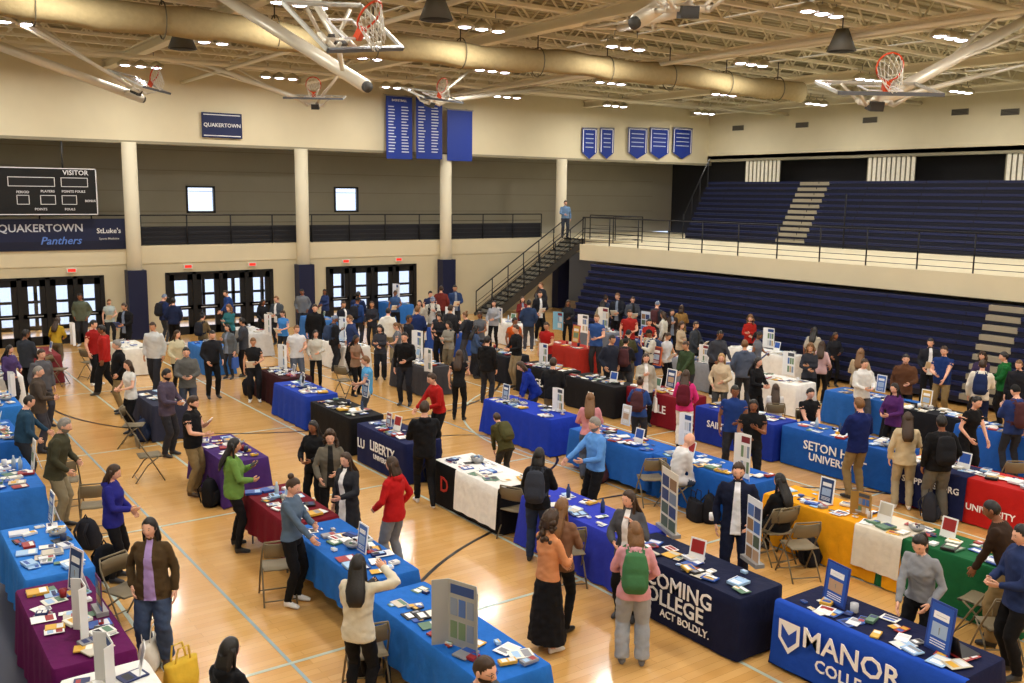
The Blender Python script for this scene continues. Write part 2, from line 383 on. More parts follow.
def person(px,py,a,topc,botc,h=1.7,skin='l',hc='b',shoe='#2a2a2c',acc='#e8e8e8',propc='#f2f2f0',packc='#22242c',z0=0,pos=None,**kw):
    me=body(**kw); s=h/1.75; ln=math.radians(kw.get('lean',0)); sit=kw.get('legs')=='sit'
    zt=(.93-(.41 if sit else 0)+.82*math.cos(ln))*s; fwd=(.82*math.sin(ln)-(0 if sit else .28*math.sin(ln)))*s
    ar=math.radians(a); d=-Fh*math.cos(ar)+Rh*math.sin(ar)
    if pos: p=V(pos)
    else:
        p=PZ(px,py,zt+z0)-d*fwd; p.z=z0
        p=clear_tables(p)
        for q in PLACED:
            e=p-q
            if e.length<.5 and e.length>.001: p=q+e.normalized()*.5
        p=clear_tables(p); p.y=min(p.y,34.2); p.x=min(p.x,22.6)
        PLACED.append(p.copy())
    nm=('seated_' if sit else 'standing_')+('woman' if kw.get('sex')=='f' else 'man')
    o=bpy.data.objects.new(nm,me); COL.objects.link(o); o.location=p; o.scale=(s,s,s); o.rotation_euler=(0,0,math.atan2(d.x,-d.y))
    ms=[mat(SKINS[skin],.5,0,'skin'),mat(HAIR[hc],.5,0,'hair'),cl(topc),cl(botc),mat(shoe,.5),cl(acc),mat('#e4e0da',.3),mat('#15110f',.4),mat('#a8584e',.5),mat(propc,.5),cl(packc)]
    for i,m in enumerate(ms): o.material_slots[i].link='OBJECT'; o.material_slots[i].material=m
    if sit: chair(p,o.rotation_euler.z)
    return o
CHAIR=[None]
def chair(p,rz):
    if CHAIR[0] is None:
        mb=MB(); m=mt('#7c7058',.5)
        for sx in(-1,1):
            mb.tube([(sx*.225,-.24,.0),(sx*.222,-.05,.36),(sx*.205,.16,.72),(sx*.18,.2,.84)],.012,m,6)
            mb.tube([(sx*.205,.26,.0),(sx*.2,.05,.30),(sx*.195,-.16,.45)],.012,m,6)
        mb.tube([(-.18,.2,.84),(.18,.2,.84)],.012,m,6); mb.tube([(-.225,-.22,.04),(.225,-.22,.04)],.009,m,6); mb.tube([(-.2,.22,.06),(.2,.22,.06)],.009,m,6)
        vs=[];fs=[];n=8
        for i in range(n+1):
            x=-.195+.39*i/n
            for (y,z) in((-.22,.425),(-.235,.44),(-.2,.452),(0,.445),(.17,.45),(.17,.435)): vs.append((x,y,z+.006*abs(x)*10))
        for i in range(n):
            for k in range(6): a=i*6+k;b=i*6+(k+1)%6; fs.append((a,b,b+6,a+6))
        mb.add(vs,fs,m,True); vs=[];fs=[]
        for i in range(n+1):
            t=-1+2*i/n; x=.185*t; y=.215-.035*t*t
            for (dy,z) in((0,.62),(.012,.63),(.03,.8),(.02,.815),(.005,.8)): vs.append((x,y+dy-.03,z))
        for i in range(n):
            for k in range(5): a=i*5+k;b=i*5+(k+1)%5; fs.append((a,b,b+5,a+5))
        mb.add(vs,fs,m,True)
        CHAIR[0]=mb.build('folding_chair',p,rz); return CHAIR[0]
    return inst(CHAIR[0],'folding_chair',p,rz)
# ---------------------------------------------------------------- tables
PAL=['#f4f4f2','#f4f4f2','#ecebe4','#d8dbe0','#e9e6da','#2c55a8','#1b2a5e','#9c2a2a','#d9a93c','#5b7f66','#9fc3e6','#222222','#8e9096','#c9c2b2']
def table(px,py,L,c,yaw=0,hem=.02,fold=.018,fit=False,topc=None,D=.76,items=26,txt=None,tc='#f2f2f2'):
    P0=PZ(px,py,.76); P0.z=0; rz=-math.pi/2+math.radians(yaw); TABLES.append((P0.copy(),rz,L,D))
    rn=random.Random(int(px*7+py)); mb=MB(); m=cl(c) if not fit else mat(c,.75,0,'cloth')
    loop=[];k=.035
    def edge(a,b,nr):
        n=max(2,int((V(b)-V(a)).length/.06))
        for i in range(n): t=i/n; loop.append((V(a).lerp(V(b),t),V(nr)))
    x,y=L/2,D/2
    edge((-x+k,-y,0),(x-k,-y,0),(0,-1,0)); loop.append((V((x-k*.3,-y+k*.3,0)),V((.7,-.7,0)))); edge((x,-y+k,0),(x,y-k,0),(1,0,0)); loop.append((V((x-k*.3,y-k*.3,0)),V((.7,.7,0))))
    edge((x-k,y,0),(-x+k,y,0),(0,1,0)); loop.append((V((-x+k*.3,y-k*.3,0)),V((-.7,.7,0)))); edge((-x,y-k,0),(-x,-y+k,0),(-1,0,0)); loop.append((V((-x+k*.3,-y+k*.3,0)),V((-.7,-.7,0))))
    n=len(loop); vs=[];fs=[]; rows=[0,.02,.25,.5,.75,1.]; fo=.004 if fit else fold; fl=.006 if fit else .035; phs=rn.uniform(0,6)
    for j,t in enumerate(rows):
        for i,(p,nr) in enumerate(loop):
            corner=1.0 if abs(nr.x)+abs(nr.y)>1.2 else 0
            off=(-.008 if j==0 else .004)+fl*t+fo*t*(math.sin(i*1.15+phs)+.6*math.sin(i*.53+phs*2))+(.0 if fit else corner*.06*t)
            q=p+nr*off; vs.append((q.x,q.y,.765-t*(.765-hem)-(.004 if j==1 else 0)))
    for j in range(len(rows)-1):
        for i in range(n): a=j*n+i;b=j*n+(i+1)%n; fs.append((a,a+n,b+n,b))
    mb.add(vs,fs,m,True); mb.add([vs[i] for i in range(n)],[tuple(range(n))],cl(topc) if topc else m)
    if topc: mb.box(-x*.99,x*.99,-y*.99,y*.99,.764,.769,cl(topc))
    if hem>.08:
        g=mt('#6b6b6b')
        for sx in(-1,1):
            for sy in(-1,1): mb.tube([(sx*(x-.25),sy*(y-.08),0),(sx*(x-.25),sy*(y-.08),.74)],.014,g,6)
            mb.tube([(sx*(x-.25),-y+.08,.12),(sx*(x-.25),y-.08,.12)],.01,g,6)
    o=mb.build('exhibit_table',P0,rz)
    b=MB(); zt=.77
    for i in range(int(items)):
        w,h=rn.choice([(.105,.14),(.10,.13),(.05,.105),(.075,.11),(.11,.08),(.045,.03),(.05,.07)]); w*=.85;h*=.85; t=rn.choice([.003,.006,.015,.03])
        cx=-x+.14+(i+.5)/items*(L-.28)+rn.uniform(-.06,.06); cy=rn.choice([-.23,-.2,-.05,.05,.2])*D/.76+rn.uniform(-.04,.04)
        T=Matrix.Translation((cx,cy,zt+.0006*i))@Matrix.Rotation(rn.uniform(-.35,.35),4,'Z'); cc=rn.choice(PAL); b.box(-w,w,-h,h,0,t,mat(cc,.45),T)
        b.box(-w*.8,w*.8,h*.15,h*.8,t,t+.0015,mat(rn.choice(PAL),.45),T)
        if rn.random()<.5: b.box(-w*.7,w*.7,-h*.7,-h*.1,t,t+.0012,mat(rn.choice(PAL),.45),T)
    for i in range(rn.choice([1,2,3])):
        cx,cy=rn.uniform(-x+.2,x-.2),rn.uniform(-.1,.25); kd=rn.choice(['cup','sign','bowl','cup','bottle'])
        if kd=='cup': b.tube([(cx,cy,zt),(cx,cy,zt+.1)],[.033,.042],mat(rn.choice(['#dddddd','#28324e','#8a1f24']),.4),12)
        elif kd=='bottle': b.tube([(cx,cy,zt),(cx,cy,zt+.14),(cx,cy,zt+.18),(cx,cy,zt+.21)],[.032,.032,.014,.014],mat(rn.choice(['#b9cad6','#3a4a6a']),.2),12)
        elif kd=='bowl':
            b.tube([(cx,cy,zt),(cx,cy,zt+.03),(cx,cy,zt+.07)],[.05,.09,.11],mat('#9f9f9f',.3),14)
            for q in range(8): b.box(-.02,.02,-.012,.012,0,.02,mat(rn.choice(PAL),.4),Matrix.Translation((cx+rn.uniform(-.06,.06),cy+rn.uniform(-.06,.06),zt+.07))@Matrix.Rotation(rn.uniform(0,3),4,'Z'))
        else:
            T=Matrix.Translation((cx,cy,zt))@Matrix.Rotation(rn.uniform(-.3,.3),4,'Z')@Matrix.Rotation(-.22,4,'X')
            b.box(-.11,.11,0,.006,0,.28,mat('#f0f0ee',.4),T); b.box(-.09,.09,-.003,0,.1,.26,mat(rn.choice(PAL[5:]),.4),T); b.box(-.11,.11,0,.12,0,.004,mat('#f0f0ee',.4),T)
    b.build('brochure_spread',(0,0,0),0,o)
    if txt:
        for (s,size,xx,zz) in txt: text(s,size,mat(tc,.6),(xx,-(D/2+.02),zz),(math.pi/2,0,0),'cloth_lettering',o)
    return o
def runner(o,a,b,c,zb=.05,D=.76,top=True):
    mb=MB(); vs=[];fs=[]; n=24; y=D/2
    if top: prof=[(.33,.772),(-y-.01,.774),(-y-.03,.755),(-y-.045,.6),(-y-.06,.35),(-y-.072,zb)]
    else: prof=[(-y+.06,.771),(-y-.005,.773),(-y-.03,.755),(-y-.045,.6),(-y-.06,.35),(-y-.072,zb)]
    k=len(prof)
    for i in range(n+1):
        x=a+(b-a)*i/n
        for j,(yy,zz) in enumerate(prof): vs.append((x,yy-(.008*math.sin(i*.9)*max(0,j-1)/3),zz))
    for i in range(n):
        for j in range(k-1): q=i*k+j; fs.append((q,q+1,q+k+1,q+k))
    mb.add(vs,fs,cl(c),True); return mb.build('cloth_runner',(0,0,0),0,o)
def board(px,py,kind='tri',w=.5,h=.7,c='#e8e8e6',yaw=0,z=.77,art='#4a6fb0'):
    p=PZ(px,py,z); mb=MB(); m=mat(c,.55); a=mat(art,.5); rn=random.Random(px*3+py)
    if kind=='tri':
        mb.box(-w/2,w/2,0,.008,0,h,m)
        for sx in(-1,1):
            T=Matrix.Translation((sx*w/2,0,0))@Matrix.Rotation(math.radians(-sx*50),4,'Z')
            if sx>0: mb.box(0,w/2,0,.008,0,h,m,T)
            else: mb.box(-w/2,0,0,.008,0,h,m,T)
        cc=rn.choice(['#2c4a86','#7a2430','#3c5c4a','#4a4e58'])
        mb.box(-w*.42,w*.42,-.004,0,h*.8,h*.94,mat(cc,.5))
        for i in range(6):
            cx=-w*.3+w*.3*(i%3); cz=h*(.25+.35*(i//3)); mb.box(cx-w*.12,cx+w*.12,-.004,0,cz-h*.13,cz+h*.13,mat(rn.choice([art,'#c9b08a','#6f8a6a','#d9d9d9','#8494ac']),.5))
    elif kind=='post':
        T=Matrix.Rotation(-.12,4,'X'); mb.box(-w/2,w/2,0,.01,0,h,m,T); mb.box(-w*.42,w*.42,-.003,0,h*.05,h*.95,mat(rn.choice([art,art,'#7c2f36','#d8d2c4','#27406e','#c7a04a']) if c!='#23408f' else '#2a55b0',.5),T); mb.box(-w*.3,w*.3,-.006,-.003,h*.66,h*.8,mat('#f2f2f2',.5),T)
        mb.box(-w*.3,w*.3,-.006,-.003,h*.3,h*.58,mat(rn.choice(['#9fb4cf','#b9987a','#6f8a6a']),.5),T)
        for q in range(3): mb.box(-w*.3,w*.3,-.006,-.003,h*(.12+.05*q),h*(.14+.05*q),mat('#e0e4ea',.5),T)
        mb.box(-w*.2,w*.2,0,.008,0,h*.75,m,Matrix.Translation((0,h*.28,0))@Matrix.Rotation(.28,4,'X'))
    else:
        mb.box(-w/2-.02,w/2+.02,-.06,.06,0,.05,mt('#9a9a9a')); mb.box(-w/2,w/2,-.004,.004,.04,h,m)
        for i in range(8):
            cx=-w*.23+w*.46*(i%2); cz=h*(.14+.22*(i//2)); mb.box(cx-w*.2,cx+w*.2,-.008,-.004,cz-h*.09,cz+h*.09,mat(rn.choice(['#2c3f6b','#8a6a4a','#b9987a','#4c5c4a','#74808e',art]),.5))
    mb.tube([(0,.02,.01),(0,.02,h*.5)],.006,mt('#777777'),5)
    return mb.build('display_board',p,-math.pi/2+math.radians(yaw))
W='#ecebe6'
table(228,448,1.9,'#45286a'); table(288,503,1.83,'#6e1020',hem=.25); table(350,548,2.2,'#1f62b4',hem=.3); table(452,628,2.4,'#2068c0',hem=.22)
table(160,397,1.8,'#2e3144',items=10)
table(72,618,2.2,'#5c0f4e',items=34); table(45,548,2.0,'#2f7ad0',hem=.15); table(8,475,1.9,'#2d6fc4'); table(-6,432,1.9,'#2060b5'); table(-4,400,1.8,'#2d76c8'); table(0,372,1.8,W)
table(128,712,1.8,W,items=16)
table(283,372,1.8,'#34141a'); table(305,388,1.9,'#2240a8')
table(346,408,1.95,'#101013',fit=True)
table(398,431,1.95,'#101a48',fit=True,txt=[('LIBERTY',.27,.1,.46),('UNIVERSITY',.13,.1,.27),('LU',.26,-.76,.4)])
t_=table(485,470,1.95,'#101014',topc=W,fit=True); text('D',.36,mat('#b8342a'),(-.62,-.402,.4),(math.pi/2,0,0),'cloth_lettering',t_); runner(t_,-.25,.97,W,.12)
table(590,512,2.3,'#2f3cb4',fold=.02)
table(694,563,2.1,'#0e1636',fit=True,txt=[('LYCOMING',.27,-.02,.56),('COLLEGE',.27,-.02,.35),('ACT BOLDLY.',.13,.25,.17)])
mo=table(885,628,2.15,'#10163a',fit=False,fold=.006)
table(345,343,1.8,W); table(420,362,1.8,'#3b3b40')
table(530,407,2.4,'#1a38ae'); table(622,438,2.2,'#1f5cb2',hem=.1); table(715,465,2.2,'#1858ae'); t_=table(845,510,2.35,'#e09a12'); runner(t_,.45,1.17,'#d8cfbd',.2); table(965,548,1.9,'#165c34')
table(500,352,1.8,'#1c1d24'); table(548,367,1.83,'#121318',fit=True,txt=[('RUTGERS',.26,0,.4)]); table(601,380,1.83,'#141418',fit=True,txt=[('M',.3,.1,.4)])
table(665,391,1.9,'#76101f',fit=True,txt=[('TEMPLE',.26,0,.42)]); table(745,413,2.1,'#152f92',txt=[('SAINT JOSEPHS',.2,0,.45)],fit=True)
table(848,436,2.5,'#1552a5',fit=True,txt=[('SETON HALL',.24,0,.50),('UNIVERSITY',.21,0,.29)])
t_=table(975,473,2.3,'#b01a18',fit=True,txt=[('UNIVERSITY',.15,.5,.3)]); runner(t_,-1.1,.1,'#141c44',.05); text('SHIPPENSBURG',.15,mat('#e8e8e8'),(-.5,-.46,.5),(math.pi/2,0,0),'cloth_lettering',t_); text('S',.3,mat('#c02a24'),(-.5,-.465,.28),(math.pi/2,0,0),'cloth_lettering',t_)
table(770,377,2.2,W); table(872,396,2.0,'#2560b0'); table(935,411,1.9,'#14151c'); table(1012,431,1.9,'#2058b0')
table(700,360,1.8,'#8a8f98')
table(765,351,2.2,W); table(640,340,1.8,'#2c3f7a')
for (x,y,c) in((395,303,'#2d6bb8'),(320,318,'#3f76bd'),(250,330,'#c8c8c6'),(450,330,'#2a4ea0'),(510,322,W),(570,345,'#a02a20'),(600,330,'#6f7682'),(210,345,'#3570bb'),(130,345,'#e0ddd2'),(40,352,'#7a2f34')): table(x,y,1.8,c,items=8)
runner(mo,-1.1,1.1,'#1a48b0',.05,top=False)
mb=MB(); mb.add([(-.98,-.475,.62),(-.70,-.475,.62),(-.70,-.475,.4),(-.84,-.475,.25),(-.98,-.475,.4)],[(0,1,2,3,4)],mat('#f2f2f2')); mb.add([(-.94,-.478,.57),(-.84,-.478,.47),(-.74,-.478,.57),(-.74,-.478,.42),(-.84,-.478,.32),(-.94,-.478,.42)],[(0,1,2,3,4,5)],mat('#1a48b0')); mb.build('cloth_shield',(0,0,0),0,mo)
text('MANOR',.32,mat('#f2f2f2'),(-.08,-.48,.52),(math.pi/2,0,0),'cloth_lettering',mo); text('COLLEGE',.19,mat('#f2f2f2'),(-.08,-.487,.28),(math.pi/2,0,0),'cloth_lettering',mo)
for a in [(462,648,'tri',.34,.68,'#a3a5a2',20),(361,552,'post',.25,.36,'#f0f0f0',0),(74,592,'post',.3,.5,'#e9dfe6',15),(86,634,'tri',.22,.55,'#e8e8e8',0),(50,522,'post',.28,.42,'#f0f0f0',0),(752,563,'ban',.34,.82,'#dfe3ea',-20),
 (668,532,'ban',.5,.85,'#d8d0c0',-20),(687,446,'tri',.18,.6,'#f5f5f5',0),(744,478,'tri',.2,.72,'#eceff0',0),(825,503,'post',.25,.38,'#f5f5f5',0),(863,516,'tri',.2,.34,'#a8803c',0),
 (833,604,'post',.34,.46,'#23408f',-10),(936,652,'post',.3,.5,'#23408f',-10),(430,372,'tri',.2,.6,'#f0f0f0',0),(365,397,'post',.25,.4,'#f2f2f2',0),(75,345,'tri',.22,.65,'#f4f4f4',0),
 (655,365,'post',.4,.5,'#d06a38',0),(585,333,'tri',.3,.6,'#f2f2f2',0),(560,330,'tri',.3,.6,'#7fb4cf',0),(705,363,'tri',.2,.5,'#f2f2f2',0),(625,425,'post',.25,.4,'#dfe6ef',0),(505,400,'post',.25,.35,'#e4e8f0',0),
 (32,470,'post',.25,.5,'#eeeeee',0),(15,395,'tri',.25,.5,'#eeeeee',0),(20,440,'post',.3,.45,'#e6eef5',0),(880,392,'post',.25,.4,'#eeeeee',0),(100,612,'ban',.25,.4,'#5a2560',0),(388,428,'post',.2,.3,'#e5e5e5',0),(270,335,'tri',.25,.65,'#e8e8e8',0),(298,358,'tri',.22,.6,'#ececec',0),(500,325,'tri',.25,.6,'#eeeeee',0),(112,690,'tri',.25,.5,'#e0e0e0',0),
 (420,358,'tri',.3,.75,'#eeeeee',0),(345,340,'tri',.25,.7,'#dfe6ee',0),(452,328,'tri',.3,.7,'#efefef',0),(398,302,'tri',.3,.75,'#e8ecf2',0),(605,328,'tri',.3,.7,'#e9e4da',0),(645,338,'ban',.4,.85,'#c9d6e6',0),(575,343,'post',.35,.55,'#b9483a',0),(770,348,'tri',.25,.6,'#eeeeee',0),(670,388,'post',.3,.45,'#eeeeee',0),(285,368,'tri',.25,.6,'#eaeaea',0),
 (790,375,'tri',.22,.6,'#efefef',0),(925,408,'post',.25,.4,'#eeeeee',0),(560,412,'tri',.2,.5,'#eeeeee',0),(545,364,'tri',.2,.55,'#e9e9ee',0)]:
    board(a[0],a[1],a[2],a[3],a[4],a[5],a[6])
p=PZ(958,650,.775); mb=MB(); mb.box(-.17,.17,-.12,.12,0,.015,mat('#2a2c30',.3)); mb.box(-.17,.17,0,.008,0,.22,mat('#17181b',.3),Matrix.Translation((0,.12,.012))@Matrix.Rotation(-.3,4,'X')); mb.build('laptop',p,math.radians(75))
def mug(px,py,c):
    p=PZ(px,py,.775); mb=MB(); m=mat(c,.3); mb.tube([(0,0,0),(0,0,.005),(0,0,.1)],[.038,.042,.044],m,16); mb.tube([(.04,0,.08),(.07,0,.075),(.075,0,.045),(.065,0,.025),(.04,0,.02)],.006,m,6); mb.build('coffee_mug',p)
mug(854,612,'#b9bcc2'); mug(712,520,'#f0f0f0'); mug(470,600,'#2a4a8a')
for (x,y,a) in((132,425,100),(148,455,120),(95,505,200),(120,590,60),(300,560,200),(775,530,200),(1000,625,180),(985,600,220),(90,362,150),(405,640,200),(66,480,200),(510,505,150),(1010,480,180),(55,368,90),(655,470,190),(800,545,190),(590,545,190),(345,380,150)):
    p=PZ(x,y,.45); p.z=0; p=clear_tables(p,.3); ar=math.radians(a); d=-Fh*math.cos(ar)+Rh*math.sin(ar); chair(p,math.atan2(d.x,-d.y))
def bag(px,py,c,kind='pack',rz=0.):
    p=PZ(px,py,0); p=clear_tables(p,.16); s=Src()
    if kind=='pack':
        s.limb([V((0,0,.01)),V((0,0,.08)),V((0,.02,.3)),V((0,.03,.42)),V((0,.03,.47))],[(.14,.10),(.165,.12),(.155,.11),(.12,.07),(.06,.03)],0,n=20,sq=.6)
        s.limb([V((0,-.11,.06)),V((0,-.12,.14)),V((0,-.09,.26))],[(.11,.035),(.12,.045),(.1,.02)],0,n=14,sq=.6)
        s.limb([V((-.04,.05,.46)),V((0,.05,.53)),V((.04,.05,.46))],[.01]*3,0,n=6)
        for sx in(-1,1): s.limb([V((sx*.08,.1,.42)),V((sx*.09,.19,.3)),V((sx*.1,.13,.08))],[(.025,.008)]*3,0,n=6)
    else:
        s.limb([V((0,0,.01)),V((0,0,.15)),V((0,0,.34))],[(.17,.10),(.18,.11),(.19,.05)],0,n=20,sq=.6,rip=.03)
        for sy in(-.04,.04): s.limb([V((-.09,sy,.33)),V((-.06,sy*1.4,.5)),V((.06,sy*1.4,.5)),V((.09,sy,.33))],[(.012,.005)]*4,0,n=6)
    mb=MB(); mb.add(s.v,s.f,cl(c),True); mb.build('backpack' if kind=='pack' else 'tote_bag',p,rz)
for a in ((822,560,'#1a1c24','pack',1.2),(108,578,'#15161a','pack',.4),(215,505,'#121214','pack',.8),(182,690,'#d8b23a','tote',.3),(150,668,'#e3dfd2','tote',1.),(385,668,'#1a1a1d','pack',2),(525,520,'#24252c','pack',.2),(655,480,'#23262c','pack',1.8),(725,518,'#191a1f','pack',.6),(345,590,'#2b2c33','tote',1.5),(560,440,'#c8c0aa','tote',.5),(250,395,'#1c1d24','pack',.2),(150,440,'#2a3550','pack',.9),
 (425,480,'#1d1e22','pack',1.1),(620,478,'#4a2c30','pack',.3),(880,555,'#20222a','tote',.7),(695,520,'#1b1c22','tote',1.3),(590,455,'#1f2a44','pack',.5),(90,548,'#23242c','pack',2.2),(930,520,'#2a2c34','pack',.4)): bag(*a)
# ---- near people
K='#131316';NV='#172142';JE='#3d4c68';KH='#84704c'
N=person
N(150,517,5,'#4a3a24',JE,h=1.70,sex='f',top='jacket',bot='wide',open=True,acc='#a98fc8',armL='down',armR='pocket',hair='mid',hc='k',nod=4,turn=-10,skin='l',vox=.014,fat=.03,shoe='#3a2a20')
N(213,643,150,K,K,h=1.6,sex='f',top='hoodie',bot='slim',hair='mid',hc='k',armL='hold',armR='hold')
N(481,655,60,'#4b4f55',K,h=1.72,sex='m',top='jacket',bot='jeans',hair='buzz',hc='b',beard=True,glasses=True,armL='desk',armR='desk')
N(357,556,160,'#d4ccb6',K,h=1.66,sex='f',top='hoodie',bot='slim',armL='phone',armR='raise',hair='long',hc='k',skin='t',vox=.014,turn=20,prop='phone',propc='#202024')
N(308,474,75,'#55677c',K,h=1.68,sex='f',top='long',bot='slim',armL='hold',armR='desk',hair='bun',hc='b',skin='l',vox=.014,shoe='#e8e8e8',nod=20)
N(241,437,110,'#6b8f45',K,h=1.68,sex='f',top='hoodie',bot='slim',armL='phone',armR='hold',hair='long',hc='k',skin='t',vox=.014,legs='wide',fat=.03,prop='phone',propc='#202020')
N(394,457,-120,'#b3181a','#7a7d84',h=1.68,sex='f',top='hoodie',bot='jeans',armL='low',armR='pocket',hair='mid',hc='b',vox=.015,shoe='#333333')
N(549,512,130,'#d08c5e',K,h=1.66,sex='f',top='long',bot='skirt',armL='desk',armR='hold',hair='curly',hc='b',skin='t',vox=.014,shoe='#e0ddd6')
N(560,500,150,'#7d5c46',K,h=1.66,sex='f',top='hoodie',bot='slim',armL='hold',armR='hold',hair='long',hc='l',vox=.018)
N(636,523,175,'#d59aa2','#9a9fa6',h=1.66,sex='f',top='hoodie',bot='wide',armL='hold',armR='low',hair='mid',hc='l',pack=True,packc='#3f7049',vox=.014,shoe='#6b6f78',turn=12,nod=18)
N(633,489,-30,'#4b4c50',K,h=1.66,sex='f',top='jacket',bot='jeans',armL='strap',armR='hold',hair='long',hc='b',open=True,vox=.018,turn=-20)
N(541,448,165,K,'#26324a',h=1.68,sex='f',top='hoodie',bot='jeans',armL='hold',armR='hold',hair='mid',hc='k',pack=True,packc='#33363f',vox=.018)
N(597,417,-65,'#5f97dc',K,h=1.78,sex='m',top='long',bot='jeans',armL='hold',armR='reach',hair='short',hc='g',beard=True,vox=.016,nod=14)
N(437,400,-165,K,K,h=1.80,sex='m',top='hoodie',bot='slim',armL='hold',armR='hold',hair='short',hc='b',legs='stride',vox=.016,turn=-20,shoe='#dddddd')
N(739,462,-15,'#131930','#131930',h=1.78,sex='m',top='suit',bot='jeans',open=True,acc='#e6e9f0',armL='low',armR='down',hair='short',hc='b',beard=True,vox=.015,nod=8)
N(921,533,-45,'#8f9298',K,h=1.68,sex='f',top='long',bot='slim',armL='low',armR='desk',hair='pony',hc='k',vox=.014,lean=12,nod=22,skin='l')
N(992,500,-130,'#33241a',KH,h=1.78,sex='m',top='long',bot='wide',armL='desk',armR='down',hair='buzz',hc='k',skin='b',lean=18,vox=.016)
N(1026,525,-90,'#24325a',K,h=1.75,sex='m',top='jacket',bot='jeans',armL='hold',armR='hold',hair='short',hc='k')
N(943,416,180,K,'#5d5a52',h=1.75,sex='m',top='hoodie',bot='wide',armL='down',armR='pocket',hair='short',hc='k',pack=True,packc='#1a1b20',shoe='#e8e8e8',skin='b',vox=.018)
N(911,412,165,'#c6b592','#a89c80',h=1.68,sex='f',top='jacket',bot='jeans',armL='down',armR='hold',hair='long',hc='b',shoe='#eeeeee')
N(861,398,-160,'#111f58',KH,h=1.80,sex='m',top='jacket',bot='jeans',armL='hold',armR='low',hair='short',hc='l',vox=.018)
N(782,474,-150,K,K,h=1.68,sex='f',top='hoodie',bot='slim',legs='sit',hair='long',hc='k',armL='lap',armR='lap')
N(690,433,105,'#d8d8d8','#3c4656',h=1.76,sex='m',top='long',bot='jeans',legs='sit',hair='bald',hc='g',armL='lap',armR='lap',lean=18)
N(118,340,-60,K,KH,h=1.75,sex='m',top='jacket',bot='jeans',hair='short',hc='g',armL='pocket',armR='pocket',fat=.05)
N(165,369,80,'#4d4456','#2a2a30',h=1.76,sex='m',top='hoodie',bot='jeans',hair='short',hc='k',armL='hold',armR='hold',prop='phone',beard=True,vox=.018,skin='t')
N(193,395,85,K,KH,h=1.76,sex='m',top='tee',bot='jeans',hair='short',hc='b',armL='phone',armR='hold',prop='phone',vox=.018,beard=True,fat=.04,nod=22,shoe='#4a3a2a')
N(186,347,20,'#5d5d5a','#3c4250',h=1.74,sex='m',top='jacket',bot='jeans',hair='short',hc='k',armL='hold',armR='hold')
N(110,464,95,'#26277e',K,h=1.62,sex='f',top='hoodie',bot='slim',hair='mid',hc='b',armL='low',armR='hold',vox=.018,nod=20)
N(55,419,100,'#41402f','#8b8168',h=1.78,sex='m',top='jacket',bot='jeans',hair='short',hc='g',armL='hold',armR='low',beard=True,lean=12)
N(36,366,110,'#4a4038','#3c3c44',h=1.76,sex='m',top='jacket',bot='jeans',hair='buzz',hc='g',armL='hold',armR='hold')
N(40,349,60,'#55555a','#3c3c44',h=1.76,sex='m',top='hoodie',bot='jeans',hair='short',hc='b',armL='down',armR='down')
N(314,420,-20,K,K,h=1.62,sex='f',top='hoodie',bot='slim',hair='long',hc='k',armL='hold',armR='hold',skin='b',vox=.018)
N(330,430,10,'#6a6458',K,h=1.64,sex='f',top='jacket',bot='slim',hair='curly',hc='b',open=True,acc='#222222',armL='hold',armR='low',vox=.018)
N(346,452,-30,'#2a2b30',K,h=1.60,sex='f',top='coat',bot='slim',hair='long',hc='b',open=True,armL='hold',armR='down',vox=.018)
N(149,358,-40,'#d9dad6',K,h=1.64,sex='f',top='tee',bot='slim',hair='mid',hc='b',armL='hold',armR='hold')
N(432,373,-60,'#a81a18',K,h=1.72,sex='m',top='long',bot='jeans',hair='short',hc='b',armL='hold',armR='reach',lean=12)
N(459,350,170,'#1d1d20',K,h=1.66,sex='f',top='tee',bot='slim',hair='long',hc='b',armL='down',armR='hold')
N(506,363,-80,'#1a3498','#2c3040',h=1.66,sex='f',top='hoodie',bot='jeans',hair='mid',hc='b',armL='desk',armR='desk',lean=28)
N(597,392,175,'#d08f98','#4a5468',h=1.64,sex='f',top='long',bot='jeans',hair='long',hc='l',armL='hold',armR='hold')
N(686,370,160,'#d83580','#e4e2de',h=1.66,sex='f',top='hoodie',bot='jeans',hair='long',hc='b',armL='hold',armR='low',pack=True,packc='#5a1826')
N(754,399,-15,'#141416',K,h=1.70,sex='m',top='tee',bot='jeans',hair='mid',hc='k',armL='phone',armR='hold',skin='b')
N(553,358,165,'#1c1c1e',KH,h=1.72,sex='m',top='hoodie',bot='jeans',hair='short',hc='b',armL='hold',armR='low')
N(496,413,-150,'#45401f','#333333',h=1.40,sex='m',top='jacket',bot='jeans',hair='short',hc='b',pack=True,packc='#4c4a2a',lean=35,armL='desk',armR='desk')
N(722,353,-20,'#c9b596','#444444',h=1.68,sex='f',top='jacket',bot='slim',hair='mid',hc='y',armL='hold',armR='low')
N(757,357,40,K,K,h=1.68,sex='f',top='hoodie',bot='slim',hair='long',hc='k',armL='hold',armR='hold')
N(776,384,170,'#dcdcdc',K,h=1.6,sex='f',top='hoodie',bot='slim',legs='sit',hair='long',hc='b',armL='lap',armR='lap')
N(810,388,10,K,K,h=1.72,sex='m',top='tee',bot='jeans',legs='sit',hair='short',hc='k',armL='lap',armR='lap')
N(945,346,-40,'#173068',KH,h=1.78,sex='m',top='tee',bot='jeans',hair='short',hc='b',armL='desk',armR='hold',fat=.05)
N(1006,352,-110,'#17602c',K,h=1.74,sex='m',top='hoodie',bot='jeans',hair='short',hc='k',armL='hold',armR='hold')
N(977,396,20,K,K,h=1.72,sex='f',top='tee',bot='jeans',hair='pony',hc='k',armL='desk',armR='low',lean=10)
N(905,354,-20,'#5a3a26',K,h=1.74,sex='m',top='jacket',bot='jeans',hair='short',hc='k',armL='hold',armR='down')
